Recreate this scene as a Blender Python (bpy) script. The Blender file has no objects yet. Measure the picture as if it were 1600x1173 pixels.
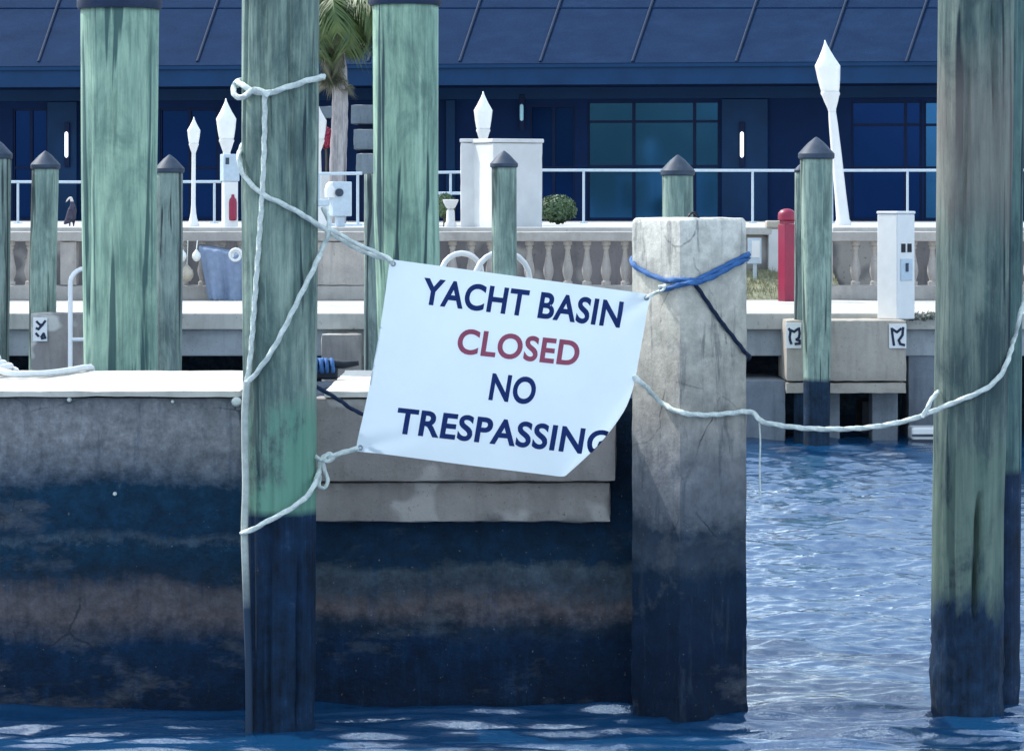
import bpy, bmesh, math, random
import numpy as np
from mathutils import Vector, Matrix, noise
R = math.radians
random.seed(7)
scene = bpy.context.scene
C = scene.collection

# ------------------------------------------------------------------ camera
F = 4830.0                 # focal length in photo pixels (photo 1600 wide)
EYE = 2.28                 # eye height above the water
HOR = 320.0                # horizon row in the photo
cam_d = bpy.data.cameras.new('camera')
cam = bpy.data.objects.new('camera', cam_d); C.objects.link(cam)
cam.location = (0, 0, EYE); cam.rotation_euler = (R(90), 0, 0)
cam_d.sensor_width = 36.0; cam_d.lens = 36.0*F/1600.0
cam_d.shift_y = -(586.5-HOR)/1600.0
cam_d.clip_start = 0.1; cam_d.clip_end = 2000
scene.camera = cam

# ------------------------------------------------------------------ light
SUN_EL = R(47)
SUN_DIR = Vector((-0.79, 0.57, 0)).normalized()*math.cos(SUN_EL) + Vector((0, 0, math.sin(SUN_EL)))
w = bpy.data.worlds.new('World'); scene.world = w; w.use_nodes = True
nt = w.node_tree; nt.nodes.clear()
out = nt.nodes.new('ShaderNodeOutputWorld'); bg = nt.nodes.new('ShaderNodeBackground')
sky = nt.nodes.new('ShaderNodeTexSky'); sky.sky_type = 'NISHITA'; sky.sun_disc = False
sky.sun_elevation = SUN_EL
sky.sun_rotation = math.atan2(SUN_DIR.x, SUN_DIR.y)
sky.air_density = 1.35; sky.dust_density = 1.8; sky.ozone_density = 1.2
bg.inputs[1].default_value = 0.15
# scattered bright cloud all over the sky, as the white flecks on the water show
ctc = nt.nodes.new('ShaderNodeTexCoord'); cmp_ = nt.nodes.new('ShaderNodeMapping'); cmp_.inputs['Scale'].default_value = (1, 1, 2.2)
cn = nt.nodes.new('ShaderNodeTexNoise'); cn.inputs['Scale'].default_value = 3.2; cn.inputs['Detail'].default_value = 8; cn.inputs['Roughness'].default_value = 0.6
cr = nt.nodes.new('ShaderNodeMapRange'); cr.inputs['From Min'].default_value = 0.465; cr.inputs['From Max'].default_value = 0.66
cm = nt.nodes.new('ShaderNodeMix'); cm.data_type = 'RGBA'; cm.inputs[7].default_value = (13.0, 15.5, 17.5, 1)
nt.links.new(ctc.outputs['Generated'], cmp_.inputs[0]); nt.links.new(cmp_.outputs[0], cn.inputs[0]); nt.links.new(cn.outputs[0], cr.inputs['Value'])
nt.links.new(cr.outputs[0], cm.inputs[0]); nt.links.new(sky.outputs[0], cm.inputs[6])
nt.links.new(cm.outputs[2], bg.inputs[0]); nt.links.new(bg.outputs[0], out.inputs[0])
sd = bpy.data.lights.new('sun', 'SUN'); sd.energy = 3.5; sd.angle = R(0.5); sd.color = (1.0, 0.97, 0.91)
so = bpy.data.objects.new('sun', sd); C.objects.link(so)
so.rotation_euler = (-SUN_DIR).to_track_quat('-Z', 'Y').to_euler(); so.location = (-20, 5, 30)
vs = scene.view_settings
vs.view_transform = 'Standard'; vs.look = 'None'; vs.gamma = 1.0; vs.exposure = 0.47

# ------------------------------------------------------------------ helpers
def P(px, py, Y):
    """point seen at photo pixel (px, py) when it stands Y metres away"""
    return Vector(((px-800.0)/F*Y, Y, EYE-(py-HOR)/F*Y))
def PX(px, Y): return (px-800.0)/F*Y
def PZ(py, Y): return EYE-(py-HOR)/F*Y

class MB:
    def __init__(s): s.v = []; s.f = []
    def add(s, vs, fs):
        n = len(s.v); s.v += [tuple(v) for v in vs]; s.f += [tuple(i+n for i in f) for f in fs]; return s
    def box(s, x0, x1, y0, y1, z0, z1):
        return s.add([(x0,y0,z0),(x1,y0,z0),(x1,y1,z0),(x0,y1,z0),(x0,y0,z1),(x1,y0,z1),(x1,y1,z1),(x0,y1,z1)],
                     [(0,3,2,1),(4,5,6,7),(0,1,5,4),(1,2,6,5),(2,3,7,6),(3,0,4,7)])
    def lathe(s, prof, n=16, cx=0, cy=0, sx=0, sy=0):
        vs, fs = [], []
        for r, z in prof:
            for k in range(n):
                a = 2*math.pi*k/n
                vs.append((cx+sx*z+r*math.cos(a), cy+sy*z+r*math.sin(a), z))
        m = len(prof)
        for j in range(m-1):
            for k in range(n):
                fs.append((j*n+k, j*n+(k+1)%n, (j+1)*n+(k+1)%n, (j+1)*n+k))
        fs.append(tuple(range(n-1, -1, -1))); fs.append(tuple((m-1)*n+k for k in range(n)))
        return s.add(vs, fs)
    def tube(s, pts, r, n=8, twist=0.0, lay=0.16, rf=None):
        pts = [Vector(p) for p in pts]
        vs, fs = [], []; L = 0; up = None
        for i, p in enumerate(pts):
            t = (pts[min(i+1, len(pts)-1)]-pts[max(i-1, 0)])
            if t.length < 1e-9: t = Vector((0, 0, 1))
            t.normalize()
            if up is None:
                up = t.orthogonal().normalized()
            else:
                up = (up - t*up.dot(t))
                up = up.normalized() if up.length > 1e-6 else t.orthogonal().normalized()
            b = t.cross(up)
            if i: L += (p-pts[i-1]).length
            for k in range(n):
                a = 2*math.pi*k/n
                rr = (rf(i/(len(pts)-1)) if rf else r)
                if twist: rr *= 1 + lay*math.cos(3*a - twist*L)
                vs.append(p + up*(rr*math.cos(a)) + b*(rr*math.sin(a)))
        for i in range(len(pts)-1):
            for k in range(n):
                fs.append((i*n+k, i*n+(k+1)%n, (i+1)*n+(k+1)%n, (i+1)*n+k))
        fs.append(tuple(range(n-1, -1, -1))); fs.append(tuple((len(pts)-1)*n+k for k in range(n)))
        return s.add(vs, fs)
    def prism(s, outline, y0, y1):
        n = len(outline)
        vs = [(x, y0, z) for x, z in outline] + [(x, y1, z) for x, z in outline]
        fs = [tuple(range(n)), tuple(range(2*n-1, n-1, -1))]
        for i in range(n): fs.append((i, i+n, (i+1) % n+n, (i+1) % n))
        return s.add(vs, fs)
    def mesh(s, name, bevel=0.0, seg=2, smooth=None):
        me = bpy.data.meshes.new(name); me.from_pydata(s.v, [], s.f)
        bm = bmesh.new(); bm.from_mesh(me)
        bmesh.ops.recalc_face_normals(bm, faces=bm.faces)
        if bevel: bmesh.ops.bevel(bm, geom=list(bm.edges), offset=bevel, segments=seg, affect='EDGES', profile=0.5)
        bm.to_mesh(me); bm.free()
        if smooth is not None:
            me.shade_smooth(); me.set_sharp_from_angle(angle=R(smooth))
        return me

def tag(o, label=None, cat=None, group=None, kind=None):
    if label: o['label'] = label
    if cat: o['category'] = cat
    if group: o['group'] = group
    if kind: o['kind'] = kind
    return o
def thing(name, label, cat, loc=(0,0,0), group=None):
    o = bpy.data.objects.new(name, None); C.objects.link(o); o.location = loc; o.empty_display_size = 0.1
    return tag(o, label, cat, group)
def obj(name, me, mat=None, parent=None, loc=None):
    o = bpy.data.objects.new(name, me); C.objects.link(o)
    if mat is not None and len(me.materials) == 0: me.materials.append(mat)
    if parent is not None: o.parent = parent
    if loc is not None: o.location = loc
    return o
def rough_box(x0, x1, y0, y1, z0, z1, step=0.05, amp=0.004, rnd=0.015, seed=0, sc=6.0):
    """box with gridded faces, rounded arrises and uneven surface, as worn concrete has"""
    bm = bmesh.new()
    nx, ny, nz = [max(1, min(140, int(round(d/step)))) for d in (x1-x0, y1-y0, z1-z0)]
    cache = {}
    def vert(i, j, k):
        if (i, j, k) not in cache:
            cache[(i,j,k)] = bm.verts.new((x0+(x1-x0)*i/nx, y0+(y1-y0)*j/ny, z0+(z1-z0)*k/nz))
        return cache[(i,j,k)]
    for i in range(nx):
        for j in range(ny):
            for k, fl in ((0, 1), (nz, 0)):
                q = [vert(i,j,k), vert(i+1,j,k), vert(i+1,j+1,k), vert(i,j+1,k)]
                bm.faces.new(q[::-1] if fl else q)
    for i in range(nx):
        for k in range(nz):
            for j, fl in ((0, 0), (ny, 1)):
                q = [vert(i,j,k), vert(i+1,j,k), vert(i+1,j,k+1), vert(i,j,k+1)]
                bm.faces.new(q[::-1] if fl else q)
    for j in range(ny):
        for k in range(nz):
            for i, fl in ((0, 1), (nx, 0)):
                q = [vert(i,j,k), vert(i,j+1,k), vert(i,j+1,k+1), vert(i,j,k+1)]
                bm.faces.new(q[::-1] if fl else q)
    c = Vector(((x0+x1)/2, (y0+y1)/2, (z0+z1)/2)); h = Vector(((x1-x0)/2, (y1-y0)/2, (z1-z0)/2))
    for v in bm.verts:
        d = v.co-c
        on = [abs(abs(d[a])-h[a]) < 1e-6 for a in range(3)]
        cnt = sum(on)
        nrm = Vector([math.copysign(1, d[a]) if on[a] else 0 for a in range(3)]).normalized()
        n1 = noise.noise(v.co*sc+Vector((seed*7.1, 0, 0))); n2 = noise.noise(v.co*sc*3.7+Vector((0, seed*3.3, 0)))
        off = amp*(n1+0.6*n2)
        if cnt >= 2: off -= rnd*(0.6+0.8*max(0, noise.noise(v.co*9+Vector((seed, 1, 2)))))
        v.co += nrm*off
    me = bpy.data.meshes.new('concrete'); bm.to_mesh(me); bm.free()
    me.shade_smooth(); me.set_sharp_from_angle(angle=R(50))
    return me

# ------------------------------------------------------------------ materials
def col(c): return (c[0], c[1], c[2], 1.0)
class NT:
    def __init__(s, name):
        s.m = bpy.data.materials.new(name); s.m.use_nodes = True; s.t = s.m.node_tree
        s.b = s.t.nodes['Principled BSDF']; s.tc = s.t.nodes.new('ShaderNodeTexCoord')
    def n(s, k, **kw):
        x = s.t.nodes.new(k)
        for a, b in kw.items(): setattr(x, a, b)
        return x
    def l(s, a, b): s.t.links.new(a, b)
    def noise(s, scale, sc=(1,1,1), detail=5, rough=0.6, loc=(0,0,0), coord='Object', dist=0.0):
        mp = s.n('ShaderNodeMapping'); mp.inputs['Scale'].default_value = sc; mp.inputs['Location'].default_value = loc
        s.l(s.tc.outputs[coord], mp.inputs[0])
        x = s.n('ShaderNodeTexNoise'); x.inputs['Scale'].default_value = scale; x.inputs['Detail'].default_value = detail
        x.inputs['Roughness'].default_value = rough; x.inputs['Distortion'].default_value = dist
        s.l(mp.outputs[0], x.inputs[0]); return x.outputs[0]
    def ramp(s, fac, stops, interp='LINEAR'):
        x = s.n('ShaderNodeValToRGB'); e = x.color_ramp.elements; x.color_ramp.interpolation = interp
        while len(e) > 1: e.remove(e[-1])
        e[0].position = stops[0][0]; e[0].color = col(stops[0][1])
        for p, c in stops[1:]:
            k = e.new(p); k.color = col(c)
        s.l(fac, x.inputs[0]); return x.outputs[0]
    def mask(s, fac, a, b):
        x = s.n('ShaderNodeMapRange'); x.clamp = True
        x.inputs['From Min'].default_value = a; x.inputs['From Max'].default_value = b
        s.l(fac, x.inputs['Value']); return x.outputs[0]
    def mix(s, fac, a, b, mode='MIX'):
        x = s.n('ShaderNodeMix', data_type='RGBA', blend_type=mode)
        if isinstance(fac, (int, float)): x.inputs[0].default_value = fac
        else: s.l(fac, x.inputs[0])
        for i, v in ((6, a), (7, b)):
            if isinstance(v, tuple): x.inputs[i].default_value = col(v)
            else: s.l(v, x.inputs[i])
        return x.outputs[2]
    def math(s, op, a, b=None):
        x = s.n('ShaderNodeMath', operation=op)
        for i, v in ((0, a), (1, b)):
            if v is None: continue
            if isinstance(v, (int, float)): x.inputs[i].default_value = v
            else: s.l(v, x.inputs[i])
        return x.outputs[0]
    def z(s):
        x = s.n('ShaderNodeSeparateXYZ'); s.l(s.tc.outputs['Object'], x.inputs[0]); return x.outputs
    def bump(s, h, strength=0.3, dist=0.01):
        x = s.n('ShaderNodeBump'); x.inputs['Strength'].default_value = strength; x.inputs['Distance'].default_value = dist
        s.l(h, x.inputs['Height']); s.l(x.outputs[0], s.b.inputs['Normal'])
    def color(s, c):
        if isinstance(c, tuple): s.b.inputs['Base Color'].default_value = col(c)
        else: s.l(c, s.b.inputs['Base Color'])
    def rough(s, v):
        if isinstance(v, (int, float)): s.b.inputs['Roughness'].default_value = v
        else: s.l(v, s.b.inputs['Roughness'])

def m_simple(name, c, rough=0.6, var=0.12, scale=12, bump=0.15, metal=0.0, dirt=None, dirt_amt=0.4):
    t = NT(name)
    if max(c) < 0.2: t.b.inputs['Specular IOR Level'].default_value = 0.2
    n1 = t.noise(scale); n2 = t.noise(scale*0.23, loc=(3, 1, 2))
    lo = tuple(x*(1-var) for x in c); hi = tuple(min(1, x*(1+var)) for x in c)
    cc = t.ramp(n1, [(0.3, lo), (0.7, hi)])
    if dirt:
        cc = t.mix(t.math('MULTIPLY', t.mask(n2, 0.48, 0.68), dirt_amt), cc, dirt)
    t.color(cc); t.rough(rough); t.b.inputs['Metallic'].default_value = metal
    if bump: t.bump(t.noise(scale*4), bump, 0.004)
    return t.m

def m_concrete(name, c, stain, scale=5.0, bump=0.5, amt=0.7, blot=None):
    t = NT(name)
    a = t.noise(scale, detail=8, rough=0.7); b = t.noise(scale*0.35, loc=(5,2,1), detail=4); f = t.noise(scale*14, detail=3)
    drip = t.noise(3.0, sc=(4, 4, 0.5), loc=(2,0,4))
    cc = t.ramp(a, [(0.28, tuple(x*0.72 for x in c)), (0.5, c), (0.75, tuple(min(.9, x*1.22) for x in c))])
    cc = t.mix(t.math('MULTIPLY', t.mask(b, 0.45, 0.65), amt), cc, stain)
    cc = t.mix(t.math('MULTIPLY', t.mask(drip, 0.5, 0.72), amt*0.7), cc, tuple(x*0.6 for x in stain))
    if blot:
        cc = t.mix(t.mask(t.noise(scale*0.8, loc=(9,9,1), detail=2), 0.57, 0.63), cc, blot)
    cc = t.mix(t.mask(f, 0.62, 0.75), cc, tuple(x*0.5 for x in c))
    t.color(cc); t.rough(0.85); t.bump(t.math('ADD', a, t.math('MULTIPLY', f, 0.35)), bump, 0.02)
    return t.m

def m_tide(name, zones, jit=0.07, span=1.7, speck=None, scale=4.0, drip=0.0, bump=0.5, con=1.0):
    """concrete stained by the tide: colours by height above the water, edges broken by noise"""
    t = NT(name); z = t.z()[2]
    big = t.noise(1.7, sc=(0.8, 0.8, 1.6), detail=8, rough=0.7); fine = t.noise(scale*3, detail=6, rough=0.7)
    blot = t.noise(2.6, sc=(0.55, 1, 1.3), loc=(7, 3, 1), detail=7, rough=0.68)
    zz = t.math('ADD', z, t.math('MULTIPLY', t.math('SUBTRACT', big, 0.5), jit*4))
    zz = t.math('ADD', zz, t.math('MULTIPLY', t.math('SUBTRACT', fine, 0.5), jit*1.2))
    vst = t.noise(9.0, sc=(2.2, 2.2, 0.25), loc=(3, 1, 0), detail=6, rough=0.7)
    zz = t.math('ADD', zz, t.math('MULTIPLY', t.math('SUBTRACT', vst, 0.5), jit*0.9))
    cc = t.ramp(t.math('DIVIDE', zz, span), [(a/span, b) for a, b in zones])
    sp = t.ramp(fine, [(0.3, (1-.5*con,)*3), (0.5, (1,)*3), (0.72, (1+.7*con,)*3)])
    cc = t.mix(t.math('MULTIPLY', t.mask(vst, 0.52, 0.66), 0.45*con), cc, (0.004, 0.03, 0.075))
    cc = t.mix(1.0, cc, sp, 'MULTIPLY')
    cc = t.mix(t.math('MULTIPLY', t.mask(blot, 0.56, 0.72), 0.55), cc, speck or (0.16, 0.17, 0.18))
    wob = t.n('ShaderNodeMix', data_type='RGBA'); wob.inputs[0].default_value = 0.12
    t.l(t.tc.outputs['Object'], wob.inputs[6]); nz_ = t.n('ShaderNodeTexNoise'); nz_.inputs['Scale'].default_value = 4; nz_.inputs['Detail'].default_value = 6
    t.l(t.tc.outputs['Object'], nz_.inputs[0]); t.l(nz_.outputs[1], wob.inputs[7])
    vo = t.n('ShaderNodeTexVoronoi', feature='DISTANCE_TO_EDGE'); vo.inputs['Scale'].default_value = 2.3; t.l(wob.outputs[2], vo.inputs['Vector'])
    crk = t.math('MULTIPLY', t.mask(vo.outputs['Distance'], 0.012, 0.003), t.mask(big, 0.5, 0.6))
    cc = t.mix(t.math('MULTIPLY', crk, 0.75), cc, (0.012, 0.02, 0.035))
    grit = t.noise(38, detail=5, rough=0.75)
    cc = t.mix(1.0, cc, t.ramp(grit, [(0.35, (1-.16*con,)*3), (0.5, (1,)*3), (0.66, (1+.22*con,)*3)]), 'MULTIPLY')
    if drip:
        dn = t.noise(5.0, sc=(3.4, 3.4, 0.5), loc=(1.3, 0.4, 2), detail=7, rough=0.7, dist=0.5)
        cc = t.mix(t.math('MULTIPLY', t.mask(dn, 0.55, 0.66), drip), cc, (0.03, 0.045, 0.07))
        pl = t.noise(3.2, sc=(1.6, 1.6, 0.8), loc=(4, 8, 2), detail=6, rough=0.6)
        cc = t.mix(t.math('MULTIPLY', t.math('MULTIPLY', t.mask(pl, 0.55, 0.68), drip*.6), t.mask(zz, 0.9, 1.3)), cc, (0.52, 0.50, 0.46))
    pit = t.noise(55, detail=2)
    cc = t.mix(t.math('MULTIPLY', t.mask(pit, 0.70, 0.78), 0.35), cc, (0.3, 0.32, 0.33))
    t.color(cc)
    t.rough(0.8); t.b.inputs['Specular IOR Level'].default_value = 0.2
    t.bump(t.math('ADD', fine, t.math('MULTIPLY', pit, 0.5)), bump, 0.015)
    return t.m

def m_timber(name, c1, c2, dark, wet=None, wetcol=(0.006, 0.02, 0.045), seed=0, moss=None, mosz=(0,0), tan=None, mossamt=0.85):
    t = NT(name); z = t.z()[2]
    st = t.noise(4.0, sc=(3.2, 3.2, 0.22), loc=(seed, seed*2, 0), detail=8, rough=0.66, dist=0.6)
    fine = t.noise(13.0, sc=(3.0, 3.0, 0.14), loc=(seed*3, 0, 1), detail=8, rough=0.7, dist=0.3)
    pat = t.noise(3.0, sc=(1.6, 1.6, 0.7), loc=(0, seed, 3), detail=8, rough=0.68, dist=0.4)
    chk = t.noise(4.5, sc=(2.6, 2.6, 0.13), loc=(seed*1.7, 4, 0), detail=3, rough=0.5, dist=0.5)
    cc = t.ramp(st, [(0.36, c2), (0.5, tuple((a+b)/2 for a, b in zip(c1, c2))), (0.64, c1)])
    cc = t.mix(t.math('MULTIPLY', t.mask(pat, 0.46, 0.62), 0.8), cc, tuple(0.5*a+0.5*b for a, b in zip(c2, dark)))
    cc = t.mix(t.math('MULTIPLY', t.mask(pat, 0.44, 0.32), 0.55), cc, tuple(min(.8, a*1.25) for a in c1))
    cc = t.mix(t.math('MULTIPLY', t.mask(fine, 0.52, 0.66), 0.6), cc, tuple(0.3*a+0.7*b for a, b in zip(c2, dark)))
    cc = t.mix(t.math('MULTIPLY', t.mask(fine, 0.46, 0.34), 0.4), cc, tuple(min(.8, a*1.35) for a in c1))
    cc = t.mix(t.math('MULTIPLY', t.mask(chk, 0.585, 0.625), 0.9), cc, dark)
    jz = t.math('ADD', z, t.math('MULTIPLY', t.math('SUBTRACT', pat, 0.5), 0.5))
    if tan:
        k = t.math('MULTIPLY', t.mask(t.math('ABSOLUTE', t.math('SUBTRACT', jz, tan[1])), tan[2], tan[2]*0.4), 0.4)
        cc = t.mix(k, cc, tan[0])
    if moss:
        k = t.math('MULTIPLY', t.math('MULTIPLY', t.mask(jz, mosz[1], mosz[1]-0.12), t.mask(pat, 0.62, 0.5)), mossamt)
        cc = t.mix(k, cc, moss)
    if wet is not None:
        jw = t.math('ADD', z, t.math('MULTIPLY', t.math('SUBTRACT', pat, 0.5), wet[1]*1.3))
        k = t.mask(jw, wet[0]+0.015+wet[1]*.12, wet[0]-0.015-wet[1]*.12)
        wc = t.ramp(t.math('ADD', t.math('MULTIPLY', t.noise(6, detail=8, rough=0.75), 0.65), t.math('MULTIPLY', fine, 0.35)), [(0.38, tuple(x*0.3 for x in wetcol)), (0.5, wetcol), (0.58, tuple(x*1.5 for x in wetcol)), (0.68, tuple(x*1.6+.05 for x in wetcol))])
        cc = t.mix(k, cc, wc)
    t.color(cc); t.rough(0.85); t.b.inputs['Specular IOR Level'].default_value = 0.25
    t.bump(t.math('ADD', fine, st), 0.55, 0.012)
    return t.m

WHITE = m_simple('white_paint', (0.74, 0.75, 0.76), 0.35, 0.04, 8, 0.05, dirt=(0.5, 0.55, 0.6), dirt_amt=0.25)
METALRAIL = m_simple('rail_paint', (0.46, 0.56, 0.66), 0.4, 0.08, 20, 0.05)
GLOBE = m_simple('opal_glass', (0.86, 0.87, 0.88), 0.2, 0.03, 6, 0.0, dirt=(0.62, 0.66, 0.7), dirt_amt=0.3)
ROPE_W = m_simple('white_rope', (0.60, 0.66, 0.64), 0.8, 0.18, 60, 0.4, dirt=(0.42, 0.5, 0.48), dirt_amt=0.5)
STRAP = m_simple('grey_strap', (0.34, 0.40, 0.38), 0.8, 0.2, 30, 0.3, dirt=(0.2, 0.24, 0.24), dirt_amt=0.6)
ROPE_B = m_simple('blue_rope', (0.03, 0.12, 0.33), 0.75, 0.25, 70, 0.4)
ROPE_K = m_simple('dark_rope', (0.012, 0.025, 0.06), 0.8, 0.2, 60, 0.4)
CAPMET = m_simple('dark_cap', (0.016, 0.032, 0.075), 0.5, 0.3, 8, 0.2, dirt=(0.05, 0.06, 0.09))
CAPGREY = m_simple('grey_cap', (0.045, 0.065, 0.10), 0.55, 0.35, 10, 0.2, dirt=(0.10, 0.11, 0.13))
RED = m_simple('red_paint', (0.26, 0.010, 0.05), 0.4, 0.12, 9, 0.05, dirt=(0.17, 0.015, 0.06))
BLACK = m_simple('black_iron', (0.012, 0.018, 0.03), 0.5, 0.3, 20, 0.2)
NAVY = m_simple('navy_print', (0.006, 0.025, 0.13), 0.6, 0.12, 30, 0)
REDP = m_simple('red_print', (0.30, 0.055, 0.11), 0.6, 0.12, 30, 0)
INK = m_simple('plate_ink', (0.02, 0.03, 0.06), 0.6, 0.1, 30, 0)

# ------------------------------------------------------------------ water
def water():
    def axis(segs):
        o = []
        for a, b, s in segs:
            n = max(1, int(round((b-a)/s)))
            o += [a+(b-a)*i/n for i in range(n)]
        o.append(segs[-1][1]); return o
    xs = np.array(axis([(-600,-60,90),(-60,-8,6),(-8,-3.0,.4),(-3.0,3.6,.02),(3.6,8,.4),(8,60,6),(60,600,90)]))
    ys = np.array(axis([(-600,-60,90),(-60,6,6),(6,12.4,.4),(12.4,17,.012),(17,31,.03),(31,35,1.0)]))
    rng = random.Random(3); X, Yy = np.meshgrid(xs, ys); Z = np.zeros_like(X)
    for i in range(44):
        lam = 0.075*(1.065**i); th = rng.gauss(R(88), R(36)); ph = rng.uniform(0, 6.28); a = 0.0054*lam**0.72
        env = 0.75+0.6*np.sin(X*rng.uniform(.3, 1.4)+rng.uniform(0, 6))*np.sin(Yy*rng.uniform(.3, .9)+rng.uniform(0, 6))
        near = 1.0-.62*np.clip((14.9-Yy)/.9, 0, 1)
        Z += near*env*a*np.sin(2*math.pi/lam*(math.cos(th)*X+math.sin(th)*Yy)+ph)
    for i in range(22):
        lam = 0.075*(1.085**i); th = rng.gauss(R(90), R(6)); ph = rng.uniform(0, 6.28)
        env = 0.5+0.9*np.sin(X*rng.uniform(.8, 3.0)+rng.uniform(0, 6))*np.sin(Yy*rng.uniform(1, 4)+rng.uniform(0, 6))
        Z += np.clip((14.9-Yy)/.9, 0, 1)*env*0.0165*lam**.8*np.sin(2*math.pi/lam*(math.cos(th)*X+math.sin(th)*Yy)+ph)
    Z = Z + 6.0*np.abs(Z)*Z          # crests sharper than a sine
    Z *= np.where((X > -3.02) & (X < 3.62) & (Yy > 12.3) & (Yy < 31.2), 1.0, 0.0)
    vs = np.stack([X, Yy, Z], -1).reshape(-1, 3).tolist()
    nx, ny = len(xs), len(ys)
    b = (np.arange(ny-1)[:, None]*nx+np.arange(nx-1)[None, :]).reshape(-1)
    fs = np.stack([b, b+1, b+nx+1, b+nx], -1).tolist()
    me = bpy.data.meshes.new('water'); me.from_pydata(vs, [], fs); me.shade_smooth()
    t = NT('water_surface')
    t.color((0.005, 0.046, 0.125)); t.rough(0.02); t.b.inputs['IOR'].default_value = 3.1; t.b.inputs['Specular Tint'].default_value = (0.92, 0.97, 1.0, 1)
    h = t.noise(11, sc=(0.8, 1.5, 1), detail=5, rough=0.6)
    t.bump(h, 0.16, 0.03)
    tag(obj('water', me, t.m), kind='structure')
water()

# ------------------------------------------------------------------ ground behind: terrace and promenade
PAVE = m_concrete('terrace_paving', (0.46, 0.46, 0.45), (0.36, 0.36, 0.36), 1.2, 0.2, 0.3)
DECKM = m_concrete('promenade_concrete', (0.47, 0.46, 0.43), (0.35, 0.345, 0.32), 1.5, 0.2, 0.4)
TZ = 2.0           # terrace height
DZ = 1.22          # promenade height
me = MB().box(-300, 300, 36.0, 500, 1.7, TZ).mesh('terrace')
tag(obj('ground', me, PAVE), kind='structure')
RETM = m_concrete('retaining_concrete', (0.17, 0.16, 0.17), (0.10, 0.10, 0.11), 2.0, 0.3, 0.6, blot=(0.3, 0.29, 0.28))
rw = thing('retaining_wall', 'low stained concrete wall behind the balustrade holding up the terrace', 'wall', (0, 35.6, DZ))
obj('wall', rough_box(-8, 3.0, 0.15, 0.39, 0, TZ-DZ-0.07, 0.12, 0.01, 0.01, 3), RETM, rw)
obj('wall', rough_box(3.7, 9.0, 0.15, 0.39, 0, TZ-DZ-0.07, 0.12, 0.01, 0.01, 7), RETM, rw)
obj('coping', MB().box(3.7, 9.0, 0.05, 0.398, TZ-DZ-0.068, TZ-DZ+0.02).mesh('coping', 0.012), PAVE, rw)
obj('coping', MB().box(-8, 3.0, 0.05, 0.398, TZ-DZ-0.068, TZ-DZ+0.02).mesh('coping', 0.012), PAVE, rw)
me = MB().box(-60, 60, 30.2, 35.99, DZ-0.16, DZ).mesh('promenade', 0.012)
prom = tag(obj('promenade', me, DECKM), kind='structure')
BEAMM = m_concrete('beam_concrete', (0.34, 0.37, 0.40), (0.22, 0.25, 0.28), 3.0, 0.3, 0.5)
obj('edge_beam', MB().box(-60, 60, 30.28, 30.55, DZ-0.42, DZ-0.162).mesh('edge_beam', 0.01), BEAMM, prom)
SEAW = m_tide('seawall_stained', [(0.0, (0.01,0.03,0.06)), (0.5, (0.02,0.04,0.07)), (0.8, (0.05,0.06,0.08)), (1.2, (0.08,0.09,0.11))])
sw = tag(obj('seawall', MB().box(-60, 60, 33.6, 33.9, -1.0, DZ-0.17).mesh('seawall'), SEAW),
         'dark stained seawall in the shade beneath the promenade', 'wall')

# ------------------------------------------------------------------ the building
TH = R(7.0); BY = 54.0
def wall_t(px):
    """distance along the wall (building frame) of pixel column px"""
    Y = BY/(1+math.tan(TH)*(px-800)/F); x = (px-800)/F*Y
    return x/math.cos(TH), Y
def wall_z(px, py): return PZ(py, wall_t(px)[1])-TZ
bld = thing('building', 'long dark blue one-storey building with wide sloping roof behind the terrace railing', 'building', (0, BY, TZ))
bld.rotation_euler = (0, 0, -TH)
WALLM = m_simple('navy_render', (0.002, 0.020, 0.085), 0.75, 0.15, 2.0, 0.1)
TRIMM = m_simple('navy_trim', (0.004, 0.036, 0.11), 0.55, 0.15, 2.0, 0.05)
DARKM = m_simple('dark_blue_trim', (0.003, 0.014, 0.06), 0.6, 0.15, 4.0, 0.05)
tz = NT('roof_membrane')
rn = tz.noise(1.6, sc=(1, 1, 1), detail=8, rough=0.7); rf = tz.noise(30, detail=3)
rc = tz.ramp(rn, [(0.3, (0.002, 0.015, 0.05)), (0.55, (0.004, 0.022, 0.066)), (0.75, (0.007, 0.030, 0.082))])
tz.color(tz.mix(tz.mask(rf, 0.55, 0.75), rc, (0.008, 0.032, 0.085))); tz.rough(0.95); tz.b.inputs['Specular IOR Level'].default_value = 0.08; tz.bump(rf, 0.5, 0.02); ROOFM = tz.m
gl = NT('dark_glass'); gl.color(gl.ramp(gl.noise(0.7, detail=3), [(0.3, (0.014,0.075,0.19)), (0.7, (0.02,0.095,0.225))])); gl.rough(0.08)
gl.b.inputs['Metallic'].default_value = 0.8; gl.b.inputs['Specular IOR Level'].default_value = 0.2;  gl.bump(gl.noise(1.2, detail=1), 0.05, 0.02); GLASS = gl.m
gd = NT('deep_glass'); gd.color((0.003, 0.022, 0.10)); gd.b.inputs['Metallic'].default_value = 0.6; gd.b.inputs['Specular IOR Level'].default_value = 0.1; gd.rough(0.1); gd.b.inputs['IOR'].default_value = 1.45; GLASSD = gd.m
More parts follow.
